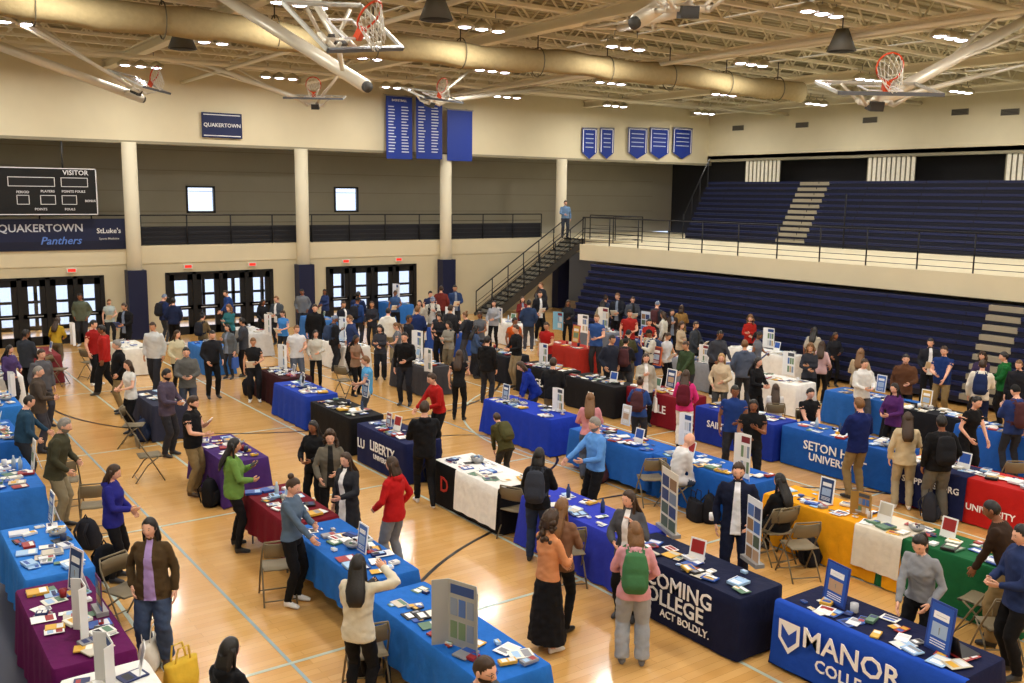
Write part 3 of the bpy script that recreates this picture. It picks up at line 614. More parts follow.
N(896,383,-60,'#4f2560',K,h=1.64,sex='f',top='hoodie',bot='slim',hair='long',hc='k',armL='hold',armR='hold')
N(857,349,150,'#b5a386','#3a3a40',h=1.70,sex='f',top='jacket',bot='slim',hair='long',hc='l',armL='hold',armR='hold',fat=.05)
N(875,357,10,'#d9d9d6','#4a4a50',h=1.70,sex='m',top='hoodie',bot='jeans',hair='short',hc='b',armL='hold',armR='hold')
N(983,360,150,'#ddd6c8',NV,h=1.72,sex='m',top='hoodie',bot='jeans',hair='short',hc='b',pack=True,packc='#1e2b52',armL='down',armR='hold')
N(405,332,-10,'#121214','#20222a',h=1.84,sex='m',top='long',bot='jeans',hair='short',hc='k',armL='hold',armR='down')
N(315,304,10,'#141416','#1d1d22',h=1.84,sex='m',top='jacket',bot='jeans',hair='short',hc='b',armL='down',armR='down')
N(487,336,160,'#17171a','#2a2d36',h=1.72,sex='m',top='hoodie',bot='jeans',hair='short',hc='k',armL='hold',armR='down')
N(519,325,-60,'#17171a','#8d7d62',h=1.76,sex='m',top='long',bot='jeans',hair='short',hc='b',armL='hold',armR='hold')
N(628,330,150,'#46462f','#5a5a5a',h=1.66,sex='m',top='jacket',bot='jeans',hair='cap',hc='k',acc='#2a2c30',armL='hold',armR='hold')
N(367,356,-80,'#4f9bd0','#3a4250',h=1.64,sex='m',top='tee',bot='jeans',hair='short',hc='l',armL='hold',armR='low')
N(355,335,60,'#8b6f5a',K,h=1.6,sex='f',top='tee',bot='slim',hair='long',hc='k',armL='hold',armR='hold',skin='b')
q=PY(558,225,34.0); N(0,0,10,'#6f8fb5','#3a3f4a',h=1.7,sex='m',top='long',bot='jeans',hair='short',hc='b',armL='down',armR='hold',pos=(q.x+.4,34.0,3.28))
VAR=[dict(sex='m',top='tee',bot='jeans',armL='hold',armR='down',hair='short',turn=15),dict(sex='m',top='hoodie',bot='jeans',armL='pocket',armR='pocket',hair='short',lean=3),
 dict(sex='m',top='jacket',bot='jeans',armL='hold',armR='low',hair='short',open=True,turn=-20,prop='paper'),dict(sex='m',top='hoodie',bot='slim',armL='phone',armR='down',hair='cap',pack=True,nod=22),
 dict(sex='m',top='long',bot='jeans',armL='reach',armR='low',hair='buzz',fat=.05,lean=10),dict(sex='m',top='hoodie',bot='wide',armL='down',armR='down',hair='short',legs='stride'),
 dict(sex='f',top='hoodie',bot='slim',armL='hold',armR='low',hair='long',turn=20),dict(sex='f',top='tee',bot='jeans',armL='hold',armR='down',hair='pony',nod=20,prop='paper'),
 dict(sex='f',top='jacket',bot='slim',armL='down',armR='phone',hair='mid',open=True,prop='bag'),dict(sex='f',top='hoodie',bot='wide',armL='cross',armR='hold',hair='curly',turn=-20),
 dict(sex='f',top='long',bot='slim',armL='low',armR='hold',hair='long',legs='lean1',lean=10),dict(sex='f',top='hoodie',bot='jeans',armL='strap',armR='hold',hair='bun',pack=True)]
for v in VAR: v['vox']=.027
def crowd(x,y,a,tc,bc,t):
    m=t<6; h=random.uniform(1.68,1.84) if m else random.uniform(1.54,1.70)
    N(x,y,a+random.uniform(-25,25),tc,bc,h=h,skin=random.choice('llltb'),hc=random.choice('kkbbl'),shoe=random.choice(['#e5e5e5','#222224','#3a3a3a']),
      acc=random.choice(['#e5e5e5','#222222','#7a869a']),packc=random.choice(['#22242c','#30405e','#4a2a2e']),propc=random.choice(['#f2f2f0','#e6e0d0','#2c55a8','#f0f0f0']),**VAR[t])
for a in [(50,317,170,'#b8962a','#6b6250',10),(80,293,10,'#5d6454','#2c2c30',1),(107,298,20,'#a9b6b4','#22252c',7),(92,320,60,'#951a18',K,0),(103,325,-60,'#a8221f',K,5),(125,303,-20,K,K,2),
 (163,294,160,'#22315e','#444850',3),(173,298,-160,'#1d2746',K,1),(153,322,20,'#c9cccc','#2a2c34',5),(176,330,60,'#c8c0a0',K,6),(202,313,150,'#6a5a3e','#3a3d44',11),
 (226,290,-30,'#24427f','#22242a',4),(242,304,0,'#2e6a72','#2a2c32',9),(262,299,30,'#1b1c20',K,6),
 (283,310,-30,'#3f7fc4','#26282e',7),(296,325,20,'#d4d6da','#5a6272',0),(302,289,0,'#6e737a','#2a2d34',1),(325,289,-20,'#2b3b68','#22242a',6),(253,337,20,'#1a1a1c','#1c1c22',7),(228,324,-20,'#5a5f64','#30333c',8),
 (343,301,30,'#1a1d28',K,2),(357,297,160,'#23407a','#2c2f38',3),(372,301,10,'#2b2d36','#24262c',6),(388,308,170,'#dcdad0','#807660',1),(408,315,60,'#20222a',K,5),(421,300,-20,'#a9a294',K,8),(430,291,30,'#26304e',K,0),
 (441,286,160,'#6b2a26','#2c2f36',1),(455,285,0,'#2a3d64','#25272e',2),(440,314,10,'#1d1e24',K,9),(417,306,150,'#1d2f60','#3a3d46',2),(466,312,-100,'#2b2d34','#4a4e58',11),
 (480,311,0,'#5c5f66','#24262c',7),(505,318,30,'#b8501a','#2a2c34',0),(494,300,-10,'#999ca2',K,6),(529,300,170,'#2a3b5c','#3c3f48',1),(540,291,0,'#1a1b20',K,2),(547,322,-20,'#a31a18','#2a2a30',0),
 (575,284,30,'#4b4f54',K,6),(583,280,-30,'#2c2e36',K,5),(603,300,170,'#99907a','#3a3c44',10),(618,293,0,'#22242c',K,2),(627,294,150,'#34405c','#33363e',11),(638,309,20,'#992320',K,0),(651,318,-20,'#992320',K,7),
 (657,301,160,'#30333c','#4a4d56',3),(672,309,0,'#3b2f2a',K,8),(681,322,30,'#b9a58a','#333333',9),(686,341,-30,'#36462d','#2c2e34',4),(705,303,170,'#907040','#2c2e34',8),(600,336,10,'#262a38',K,1),(616,338,160,'#1e2028','#3c3f48',11),
 (770,313,0,'#a3211a','#222222',9),(758,331,30,'#6a6f78',K,7),(815,327,160,'#b8b2a4','#555a64',10),(835,332,-20,'#1f2026',K,6),(845,324,20,'#5a6a90','#2a2c34',7),(822,341,150,'#c8a8ac',K,6),
 (931,338,10,'#22242c',K,2),(983,352,0,'#3a2f4e',K,9),(1020,360,-60,'#1c1d24',K,5),(1018,385,170,'#24376e','#2a2c34',3),
 (20,330,150,'#30343c',K,2),(8,345,60,'#4b3a68','#2c2e34',6),(28,395,100,'#28465e','#2c2f36',4),(0,425,95,'#2b2d33','#5a5448',8),
 (212,330,20,'#202126',K,4),(275,296,-20,'#454b52','#25272e',2),(335,315,150,'#1f2026','#2c2f36',3),(310,330,30,'#c2bfb4',K,6),(380,325,0,'#34363e','#1f2025',9),
 (395,290,20,'#35527f',K,7),(450,305,170,'#2a2b30','#4a4034',5),(510,297,30,'#6b2220',K,8),(568,300,10,'#232429',K,6),(590,313,-20,'#2e4e8a','#2a2a30',0),(640,296,0,'#414650',K,2),
 (720,330,0,'#3a3c44',K,4),(735,385,-20,'#1e3a7a','#2a2a30',0),(745,340,160,'#4a5468','#2c2e36',1),(798,345,10,'#30323a',K,9),(640,378,170,'#2c4a8a','#2d303a',11),(655,352,0,'#a8a294',K,8),(667,332,20,'#c7c9cc',K,7),
 (350,315,-60,'#2a3a66',K,1),(398,322,-80,'#6b6f76',K,7),(475,325,90,'#3c4f70','#24262c',6),(240,318,-70,'#3b3e46',K,2)]:
    crowd(*a)
rc_=random.Random(21)
for i in range(7):
    crowd(rc_.choice([rc_.uniform(330,480),rc_.uniform(560,700)]),rc_.uniform(291,335),rc_.uniform(-180,180),rc_.choice([K,'#22252e','#34383f','#1f2c4c','#5b5f66','#8e8a7e','#c9c6bb']),rc_.choice([K,'#2a2c34','#3d4350','#6b6250']),rc_.randrange(12))
# ================================================================= ROOM
XL,XR,YF,YB,ZC=-4.,37.3,-8.,35.,10.4
def shell(name,boxes):
    mb=MB()
    for b in boxes: mb.box(*b)
    return mb.build(name)
wall=wl('#cdc2a2'); wallhi=wl('#dbd0b0'); grey=wl('#a9a495'); navy=mat('#141c3e',.5)
fm=bpy.data.materials.new('maple_floor'); fm.use_nodes=True; nt=fm.node_tree; b=nt.nodes['Principled BSDF']
tc=nt.nodes.new('ShaderNodeTexCoord'); mp=nt.nodes.new('ShaderNodeMapping'); nt.links.new(tc.outputs['Object'],mp.inputs['Vector'])
br=nt.nodes.new('ShaderNodeTexBrick'); br.inputs['Scale'].default_value=1; br.inputs['Brick Width'].default_value=1.6; br.inputs['Row Height'].default_value=.12; br.inputs['Mortar Size'].default_value=.002
br.inputs['Color1'].default_value=lin('#dcac68'); br.inputs['Color2'].default_value=lin('#d09d57'); br.inputs['Mortar'].default_value=lin('#ae7f40')
nt.links.new(mp.outputs['Vector'],br.inputs['Vector'])
nz=nt.nodes.new('ShaderNodeTexNoise'); nz.inputs['Scale'].default_value=.7; nt.links.new(tc.outputs['Object'],nz.inputs['Vector'])
mr=nt.nodes.new('ShaderNodeMapRange'); mr.inputs['To Min'].default_value=.9; mr.inputs['To Max'].default_value=1.1; nt.links.new(nz.outputs['Fac'],mr.inputs['Value'])
vm=nt.nodes.new('ShaderNodeVectorMath'); vm.operation='SCALE'; nt.links.new(br.outputs['Color'],vm.inputs[0]); nt.links.new(mr.outputs['Result'],vm.inputs['Scale']); nt.links.new(vm.outputs['Vector'],b.inputs['Base Color'])
b.inputs['Roughness'].default_value=.26; b.inputs['Coat Weight'].default_value=.45; b.inputs['Coat Roughness'].default_value=.1
shell('floor',[(XL,XR+2,YF,39.2,-.2,0,fm)])
mb=MB(); lc=mat('#b9c4b4',.3); bk=mat('#1c1a1a',.3)
for x in(2.6,5.2,8.,14.2,20.5): mb.box(x-.025,x+.025,-6,33,.001,.003,lc)
for y in(4.,9.5,14.8,19.8,26.,33.): mb.box(2.6,22.5,y-.025,y+.025,.001,.0032,lc)
for x in(3.8,11.2,17.): mb.box(x-.02,x+.02,2,30,.001,.0028,mat('#8fa8ae',.3))
def arc(cx,cy,r,a0,a1,w,m,z=.004):
    n=64; vs=[];fs=[]
    for i in range(n+1):
        a=math.radians(a0+(a1-a0)*i/n)
        for q in(r-w,r+w): vs.append((cx+q*math.cos(a),cy+q*math.sin(a),z))
    for i in range(n): fs.append((2*i,2*i+1,2*i+3,2*i+2))
    mb.add(vs,fs,m)
arc(10,6,6.05,0,180,.03,bk); arc(10,25,6.05,180,360,.03,bk); arc(10,15.5,1.8,0,360,.025,bk); arc(17,15.5,6,90,270,.025,lc)
mb.box(XL+.05,1.7,YF+.05,34.8,.001,.006,mat('#2a2d42',.5))
mb.build('court_markings')
def xat(px,Y=YB,py=300): return PY(px,py,Y).x
doors=[(xat(-40),xat(103)),(xat(168),xat(272)),(xat(328),xat(415))]
DT=2.3; segs=[];x=XL
for a,b2 in doors: segs.append((x,a)); x=b2
segs.append((x,27.7)); bx=[(a,b2,YB,YB+.25,0,2.65,wall) for a,b2 in segs]+[(a,b2,YB,YB+.25,DT,2.65,wall) for a,b2 in doors]
bx+=[(XL,XR+.3,YB,YB+.3,6.9,ZC,wallhi),(XL,XR+.3,YB-.02,YB+.32,6.82,6.92,wl('#8f876f'))]
shell('wall_back',bx)
wins=[]
for a,b2,c,d in((186,215,186,213),(334,358,187,212)):
    wins.append((PY(a,200,39).x,PY(b2,200,39).x,PY((a+b2)/2,d,39).z,PY((a+b2)/2,c,39).z))
bx=[];x=XL
for (a,b2,c,d) in wins:
    bx+=[(x,a,39,39.25,3.28,ZC,grey),(a,b2,39,39.25,3.28,c,grey),(a,b2,39,39.25,d,ZC,grey)]; x=b2
bx.append((x,XR+2,39,39.25,3.28,ZC,grey)); 
for z in (4.4,5.2,6.0,6.8): bx.append((XL,XR,38.985,39,z,z+.02,wl('#8d8877')))
shell('wall_corridor',bx)
gm=bpy.data.materials.new('window_glass'); gm.use_nodes=True; nt=gm.node_tree; nt.nodes.clear(); o=nt.nodes.new('ShaderNodeOutputMaterial'); t=nt.nodes.new('ShaderNodeBsdfTransparent'); g=nt.nodes.new('ShaderNodeBsdfGlossy'); g.inputs['Roughness'].default_value=.03; mx=nt.nodes.new('ShaderNodeMixShader'); mx.inputs[0].default_value=.07
nt.links.new(t.outputs[0],mx.inputs[1]); nt.links.new(g.outputs[0],mx.inputs[2]); nt.links.new(mx.outputs[0],o.inputs[0])
for i,(a,b2,c,d) in enumerate(wins):
    mb=MB(); fr=mt('#30302e'); w=.07
    mb.box(a,a+w,38.95,39.1,c,d,fr);mb.box(b2-w,b2,38.95,39.1,c,d,fr);mb.box(a,b2,38.95,39.1,c,c+w,fr);mb.box(a,b2,38.95,39.1,d-w,d,fr); mb.box(a,b2,39.05,39.06,c,d,gm); mb.build('window_%d'%(i+1))
for i,(a,b2) in enumerate(doors):
    mb=MB(); fr=mt('#1d1c1c',.5); n=4 if i else 5; 
    mb.box(a,b2,YB-.03,YB+.15,DT-.08,DT,fr); w=(b2-a)/n
    for k in range(n+1): mb.box(a+k*w-.07,a+k*w+.07,YB-.03,YB+.15,0,DT,fr)
    for k in range(n):
        x0,x1=a+k*w+.05,a+(k+1)*w-.05
        mb.box(x0,x0+.2,YB,YB+.08,0,DT-.08,fr);mb.box(x1-.2,x1,YB,YB+.08,0,DT-.08,fr);mb.box(x0,x1,YB,YB+.08,0,.3,fr);mb.box(x0,x1,YB,YB+.08,DT-.3,DT-.08,fr);mb.box(x0,x1,YB,YB+.08,.92,1.07,fr)
        mb.box(x0,x1,YB+.04,YB+.045,.2,DT-.2,gm); mb.tube([(x0+.14,YB-.06,1.0),(x1-.14,YB-.06,1.0)],.015,mt('#b0b0b0'),6)
    mb.build('door_%d'%(i+1))
    mb=MB(); cx=(a+b2)/2
    for q in(cx-1.2,cx+1.2): mb.box(q-.16,q+.16,YB-.06,YB,2.42,2.58,mat('#d8d4c8')); mb.box(q-.12,q+.12,YB-.063,YB-.06,2.45,2.55,mat('#c8281c',.5,0,'plain',1.2))
    mb.build('exit_sign')
mb=MB(); fr=mt('#26262a',.5); x=XL
while x<30: mb.box(x-.06,x+.06,39.0,39.12,0,2.65,fr); x+=1.25
mb.box(XL,30,39.0,39.12,1.0,1.1,fr); mb.box(XL,30,39.0,39.12,0,.15,fr); mb.build('lobby_storefront_frame')
shell('ground_outside',[(-60,120,39.3,160,-.25,-.05,mat('#a9b3c4',.8))])
shell('mezzanine_slab',[(XL,XR,YB-.02,39,2.65,3.28,wallhi),(24.5,XR,YF,29.7,2.65,3.28,wallhi),(27.7,XR,29.7,YB-.02,2.65,3.28,wallhi),(XL,1.0,YF,-.6,2.65,3.28,wallhi)])
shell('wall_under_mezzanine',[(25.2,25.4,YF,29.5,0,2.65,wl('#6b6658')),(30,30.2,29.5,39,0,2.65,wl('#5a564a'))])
shell('wall_right',[(XR,XR+.3,YF,39,7.1,ZC,wallhi),(XR-.02,XR+.35,YF,39,7.0,7.12,wl('#8f876f')),(XR+1.5,XR+1.7,YF,39.2,0,7.4,mat('#26272d',.8)),(XR,XR+1.7,YF,39,7.12,7.3,wall)])
shell('wall_left',[(XL-.3,XL,YF,39.2,0,ZC,wall)]); shell('wall_front',[(XL-.3,XR+2,YF-.3,YF,0,ZC,wall)])
mb=MB(); cm=cl('#ece5d2'); cd=cl('#8a836e')
for a,b2 in((745,780),(867,915),(1005,1040),(1100,1180)):
    y1=PX(a,170,XR+.1).y; y0=PX(b2,170,XR+.1).y; n=int((y1-y0)/.22)
    for i in range(n):
        y=y0+(y1-y0)*i/n; mb.box(XR+.06,XR+.1,y,y+.15,5.5,7.02,cm); mb.box(XR+.12,XR+.14,y,y+.24,5.5,7.02,cd)
mb.build('vertical_blinds')
mb=MB()
for px,py in((738,128),(802,125),(870,120),(960,112),(1010,112)):
    p=PX(px,py,XR-.02); mb.box(XR-.04,XR,p.y-.35,p.y+.35,p.z-.12,p.z+.12,mat('#6a6456')); 
    for k in range(4): mb.box(XR-.05,XR-.03,p.y-.32,p.y+.32,p.z-.09+k*.05,p.z-.07+k*.05,mat('#2c2a26'))
mb.build('wall_vents')
for px in(132,302,445,560):
    x=xat(px,YB-.1,220); mb=MB(); mb.tube([(x,YB-.15,0),(x,YB-.15,6.85)],.25,wl('#d9cfb4'),24); 
    mb.box(x-.32,x+.32,YB-.46,YB-.01,.02,2.45,mat('#121a3c',.45)); mb.build('column')
def rail(mb,p0,p1,h=1.07,bars=5,sp=1.6,m=None):
    m=m or mt('#1e1e22',.5); p0=V(p0);p1=V(p1); L=(p1-p0).length; n=max(1,round(L/sp)); up=V((0,0,1))
    for i in range(n+1): q=p0.lerp(p1,i/n); mb.tube([q,q+up*h],.024,m,6)
    mb.tube([p0+up*h,p1+up*h],.026,m,6)
    for k in range(bars): mb.tube([p0+up*(.12+k*.17),p1+up*(.12+k*.17)],.012,m,4)
mb=MB(); rail(mb,(XL,YB+.05,3.28),(26.6,YB+.05,3.28)); rail(mb,(24.56,-6,3.28),(24.56,29.6,3.28),bars=4); rail(mb,(24.56,29.6,3.28),(27.8,29.6,3.28),bars=4); rail(mb,(27.8,29.6,3.28),(27.8,33.0,3.28),bars=4)
mb.box(XL,26.6,YB+.1,YB+.12,3.3,3.95,mat('#23242a',.8)); mb.build('mezzanine_railing')
mb=MB(); n=19; x0,x1=22.6,27.65; st=mt('#4a4844',.6)
for i in range(n):
    x=x0+(x1-x0)*i/n; z=3.28*(i+1)/n; mb.box(x,min(x+.31,x1),33.2,34.35,z-.05,z,st); mb.box(x,x+.015,33.2,34.35,z-3.28/n,z,mat('#8c877a'))
for y in(33.16,34.36):
    mb.add([(x0-.1,y,0),(x0+.35,y,0),(x1,y,3.0),(x1,y,3.32),(x0-.1,y,.12)],[(0,1,2,3,4)],st); mb.add([(x0-.1,y+.04,0),(x0+.35,y+.04,0),(x1,y+.04,3.0),(x1,y+.04,3.32),(x0-.1,y+.04,.12)],[(0,1,2,3,4)],st)
    rail(mb,(x0,y+.02,.1),(x1,y+.02,3.3),h=.95,bars=3,sp=1.)
mb.build('staircase')
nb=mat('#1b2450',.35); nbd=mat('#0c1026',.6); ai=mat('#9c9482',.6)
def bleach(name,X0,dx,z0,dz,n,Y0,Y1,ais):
    mb=MB()
    for i in range(n):
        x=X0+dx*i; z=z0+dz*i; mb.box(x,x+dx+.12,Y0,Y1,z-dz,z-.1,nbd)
        y=Y0
        for (a,b2) in sorted(ais): 
            if a>y: mb.box(x-.03,x+.30,y,a,z-.09,z,nb)
            mb.box(x-.02,x+.30,a,b2,z-.16,z-.02,ai); y=b2
        mb.box(x-.03,x+.30,y,Y1,z-.09,z,nb)
        k=Y0
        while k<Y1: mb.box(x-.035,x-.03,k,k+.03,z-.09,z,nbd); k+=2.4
    mb.box(X0+dx*n,X0+dx*n+.3,Y0,Y1,z0-dz,z0+dz*(n-1),nbd)
    return mb.build(name)
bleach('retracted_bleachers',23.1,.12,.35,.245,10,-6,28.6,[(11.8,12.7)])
def yx(px,py,X): return PX(px,py,X).y
XU=32.2
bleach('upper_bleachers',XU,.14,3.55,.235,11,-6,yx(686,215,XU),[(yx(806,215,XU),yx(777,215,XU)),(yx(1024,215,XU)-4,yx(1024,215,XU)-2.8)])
mb=MB(); hm=mt('#1e1e22'); py=yx(686,215,XU)+.15
mb.tube([(XU,py,4.4),(XU+1.6,py,7.0)],.03,hm,6)
for i in range(4): q=XU+i*.5; mb.tube([(q,py,3.28),(q,py,4.4+1.62*i*.5)],.03,hm,6)
py=yx(845,215,XU-.4); mb.tube([(XU-.4,py,3.28),(XU-.4,py,5.4)],.03,hm,6); mb.build('bleacher_handrails')
def rectY(x0,x1,y0,y1,Y):
    a=PY(x0,(y0+y1)/2,Y);b=PY(x1,(y0+y1)/2,Y);c=(x0+x1)/2; return a.x,b.x,PY(c,y1,Y).z,PY(c,y0,Y).z
Wm=mat('#e8e8ea',.6); R90=(math.pi/2,0,0)
x0,x1,z0,z1=rectY(202,242,113,138,YB-.1); o=shell('name_banner',[(x0,x1,YB-.1,YB-.06,z0,z1,mat('#17224e',.6)),(x0+.06,x1-.06,YB-.104,YB-.1,z0+.06,z0+.09,Wm),(x0+.06,x1-.06,YB-.104,YB-.1,z1-.09,z1-.06,Wm)]); text('QUAKERTOWN',.19,Wm,((x0+x1)/2,YB-.115,(z0+z1)/2),R90,'lettering',o)
rn=random.Random(3)
for (a,b2,c,d,ti) in((386,412,96,159,'BASKETBALL'),(416,442,97,159,'WRESTLING'),(447,472,110,161,'')):
    x0,x1,z0,z1=rectY(a,b2,c,d,YB-.42); zf=YB-.12
    mb=MB(); mb.box(x0,x1,zf-.32,zf-.3,z0,z1,mat('#1a358e',.6)); mb.tube([(x0-.05,zf-.31,z1),(x1+.05,zf-.31,z1)],.03,mt('#999999'),6)
    for q in(x0+.1,x1-.1): mb.tube([(q,zf-.31,z1),(q,YB-.01,z1+.1)],.012,mt('#999999'),4)
    if ti:
        for col in range(2):
            for r in range(16):
                xx=x0+.1+col*(x1-x0)/2; zz=z1-.45-r*(z1-z0-.6)/16; mb.box(xx,xx+rn.uniform(.22,.34),zf-.326,zf-.32,zz,zz+.04,mat('#c9d0de'))
    o=mb.build('championship_banner')
    if ti: text(ti,.12,Wm,((x0+x1)/2,zf-.33,z1-.18),R90,'lettering',o)
for (a,b2) in((582,597),(600,614),(628,647),(650,669),(673,692)):
    x0,x1,z0,z1=rectY(a,b2,128,159,YB-.12); mb=MB(); xm=(x0+x1)/2; zb=z0+.3
    mb.add([(x0,YB-.12,z1),(x1,YB-.12,z1),(x1,YB-.12,zb),(xm,YB-.12,z0),(x0,YB-.12,zb)],[(0,1,2,3,4)],mat('#1a358e',.6)); e=.05
    mb.tube([(x0,YB-.12,z1),(x1,YB-.12,z1)],.03,mt('#999999'),6)
    for r in range(4): mb.box(x0+.22,x1-.22,YB-.126,YB-.12,z1-.3-r*.2,z1-.26-r*.2,mat('#b9c4dc'))
    mb.box(x0+e,x1-e,YB-.124,YB-.12,z1-.08,z1-.05,Wm); mb.box(x0+e,x0+2*e,YB-.124,YB-.12,zb,z1-.05,Wm); mb.box(x1-2*e,x1-e,YB-.124,YB-.12,zb,z1-.05,Wm)
    mb.build('pennant')
x0,x1,z0,z1=rectY(-62,97,167,215,YB-.3); mb=MB(); sb=mat('#0b0c0e',.5); mb.box(x0,x1,YB-.3,YB-.05,z0,z1,sb)
for s in(0,1): mb.box(x0,x1,YB-.31,YB-.3,(z0,z1-.03)[s],(z0+.03,z1)[s],Wm)
mb.box(x1-.03,x1,YB-.31,YB-.3,z0,z1,Wm)
for (u,v,w,h) in((.42,.6,.3,.2),(.47,.22,.08,.2),(.76,.6,.18,.2),(.62,.22,.1,.2),(.76,.22,.1,.2),(.12,.6,.18,.2),(.1,.22,.12,.2)):
    a,b2=x0+(x1-x0)*u,x0+(x1-x0)*(u+w); c,d=z0+(z1-z0)*v,z0+(z1-z0)*(v+h); mb.box(a,b2,YB-.312,YB-.3,c,d,mat('#1a1b1e',.4)); 
    for q in((a,a+.02,c,d),(b2-.02,b2,c,d),(a,b2,c,c+.02),(a,b2,d-.02,d)): mb.box(q[0],q[1],YB-.318,YB-.3,q[2],q[3],Wm)
for q in(x0+1,x1-1): mb.tube([(q,YB-.15,z1),(q,YB-.15,6.8)],.03,mt('#444444'),6)
o=mb.build('scoreboard'); W_=x1-x0; Hh=z1-z0
for s,u,v,sz in(('VISITOR',.86,.9,.22),('HOME',.2,.9,.22),('PERIOD',.51,.48,.11),('PLAYERS',.67,.5,.11),('POINTS FOULS',.84,.5,.11),('FOULS',.81,.12,.11),('BONUS',.95,.3,.1),('POINTS',.62,.12,.11)):
    text(s,sz,Wm,(x0+W_*u,YB-.33,z0+Hh*v),R90,'lettering',o)
x0,x1,z0,z1=rectY(-62,128,219,251,YB-.06); o=shell('sponsor_banner',[(x0,x1,YB-.06,YB-.04,z0,z1,mat('#141d3e',.6)),(x0,x1,YB-.065,YB-.06,z0,z0+.3,mat('#0f1530',.6))])
text('QUAKERTOWN',.36,mat('#c9ced8'),(x0+(x1-x0)*.52,YB-.07,z0+(z1-z0)*.7),R90,'lettering',o); text('Panthers',.36,mat('#5f86d6'),(x0+(x1-x0)*.62,YB-.075,z0+(z1-z0)*.3),R90,'lettering',o,shear=.3)
text("StLuke's",.24,mat('#e8e8e8'),(x0+(x1-x0)*.89,YB-.07,z0+(z1-z0)*.6),R90,'lettering',o); text('Sports Medicine',.1,mat('#c8c8c8'),(x0+(x1-x0)*.89,YB-.07,z0+(z1-z0)*.35),R90,'lettering',o)
# ---- ceiling
cc=mat('#b6ad90',.7); cm=mat('#ece5cf',.6)
mb=MB(); mb.box(XL-.3,XR+2,YF-.3,39.3,ZC,ZC+.3,cc)
y=YF+.3
while y<39: mb.box(XL,XR,y,y+.1,ZC-.05,ZC,cc); y+=.35
mb.build('ceiling')
mb=MB(); y=-6.4
while y<34.5:
    for z in(9.55,10.25):
        mb.box(XL,XR,y-.065,y+.065,z-.04,z+.04,cm)
    n=34
    for i in range(n):
        a=XL+(XR-XL)*i/n; b2=XL+(XR-XL)*(i+.5)/n; c=XL+(XR-XL)*(i+1)/n
        mb.tube([(a,y,10.24),(b2,y,9.56)],.03,cm,4,False); mb.tube([(b2,y,9.56),(c,y,10.24)],.03,cm,4,False)
    y+=1.56
for x in(1,8.,15.,22.,29.,36.):
    for z in(9.25,9.5): mb.box(x-.14,x+.14,YF,YB,z,z+.05,cm)
    mb.box(x-.02,x+.02,YF,YB,9.27,9.52,cm)
for x in(4.5,11.5,18.5,25.5,32.5): mb.tube([(x,YF,9.6),(x,YB,9.6)],.03,cm,5)
mb.build('roof_joists')
mb=MB()
for y,z,r in((23.2,9.15,.08),(11.,9.2,.07),(30.,9.1,.07)): mb.tube([(XL,y,z),(XR,y,z)],r,cm,8)
for x in(10.5,20.):mb.tube([(x,YF,9.0),(x,YB,9.0)],.06,cm,8)
mb.build('ceiling_pipes')
# loudspeakers
for px,py in((842,38),(182,36),(436,4)):
    p=PZ(px,py,8.9); mb=MB(); g=mat('#55524a',.6); mb.tube([(0,0,-.3),(0,0,.05),(0,0,.2)],[.34,.2,.14],g,14); mb.tube([(0,0,-.31),(0,0,-.28)],[.3,.3],mat('#1b1a18',.7),14); mb.tube([(0,0,.18),(0,0,.62)],.015,mt('#444444'),5); mb.build('ceiling_loudspeaker',p)
LM=mat('#f0ecff',.5,0,'plain',14)
base=None
for y in(32.2,25.9,19.6,13.4,7.2,1.,-5.):
    for x in(-1.,3.7,8.4,13.,17.6,22.6,28.4,34.):
        e=bpy.data.objects.new('ceiling_light',None); COL.objects.link(e); e.location=(x,y,9.15)
        if base is None:
            mb=MB(); hs=mt('#c9c2a8')
            for q in(-.48,0,.48):
                mb.tube([(q,0,-.06),(q,0,.02),(q,0,.10),(q,0,.14)],[.235,.225,.12,.05],hs,16)
                mb.sph((q,0,-.03),(.17,.17,.06),LM,12,6)
                mb.tube([(q,0,.13),(q,0,.22)],.012,mt('#777777'),4)
            mb.box(-.6,.6,-.03,.03,.2,.24,hs)
            for q in(-.4,.4): mb.tube([(q,0,.23),(q,0,.42)],.01,mt('#777777'),4)
            base=mb.build('fixture',(0,0,0),0,e)
        else: inst(base,'fixture',(0,0,0),0,e)
        l=bpy.data.lights.new('lamp','AREA'); l.shape='ELLIPSE'; l.size=1.0; l.size_y=.36; l.energy=136; l.color=(1,.965,.90); lo=bpy.data.objects.new('lamp',l); COL.objects.link(lo); lo.location=(0,0,-.11); lo.parent=e
mb=MB(); vs=[];fs=[];n=14;m_=50; XE=26.4
for i in range(m_+1):
    x=XL+.2+(XE-XL)*i/m_; dr=.04*math.sin(i*.8)+.06*math.sin(i*.21); w=.26+.03*math.sin(i*1.7)
    for k in range(n):
        a=2*math.pi*k/n; vs.append((x,20.9+w*math.cos(a),8.70+dr+(.31+.03*math.sin(i*2.3))*math.sin(a)))
for i in range(m_):
    for k in range(n): a=i*n+k;b2=i*n+(k+1)%n; fs.append((a,b2,b2+n,a+n))
fs.append(tuple(range(n))); fs.append(tuple(range(m_*n,m_*n+n))); mb.add(vs,fs,cl('#a08f68'),True)
for i in range(0,m_,4):
    x=XL+.2+(XE-XL)*i/m_; mb.tube([(x,20.9,9.0),(x,20.9,9.55)],.015,mt('#444444'),4)
    mb.tube([(x,20.9+.31*math.cos(a/8*math.pi),8.70+.38*math.sin(a/8*math.pi)) for a in range(17)],.015,mat('#5e5540'),4)
mb.build('rolled_divider_curtain')
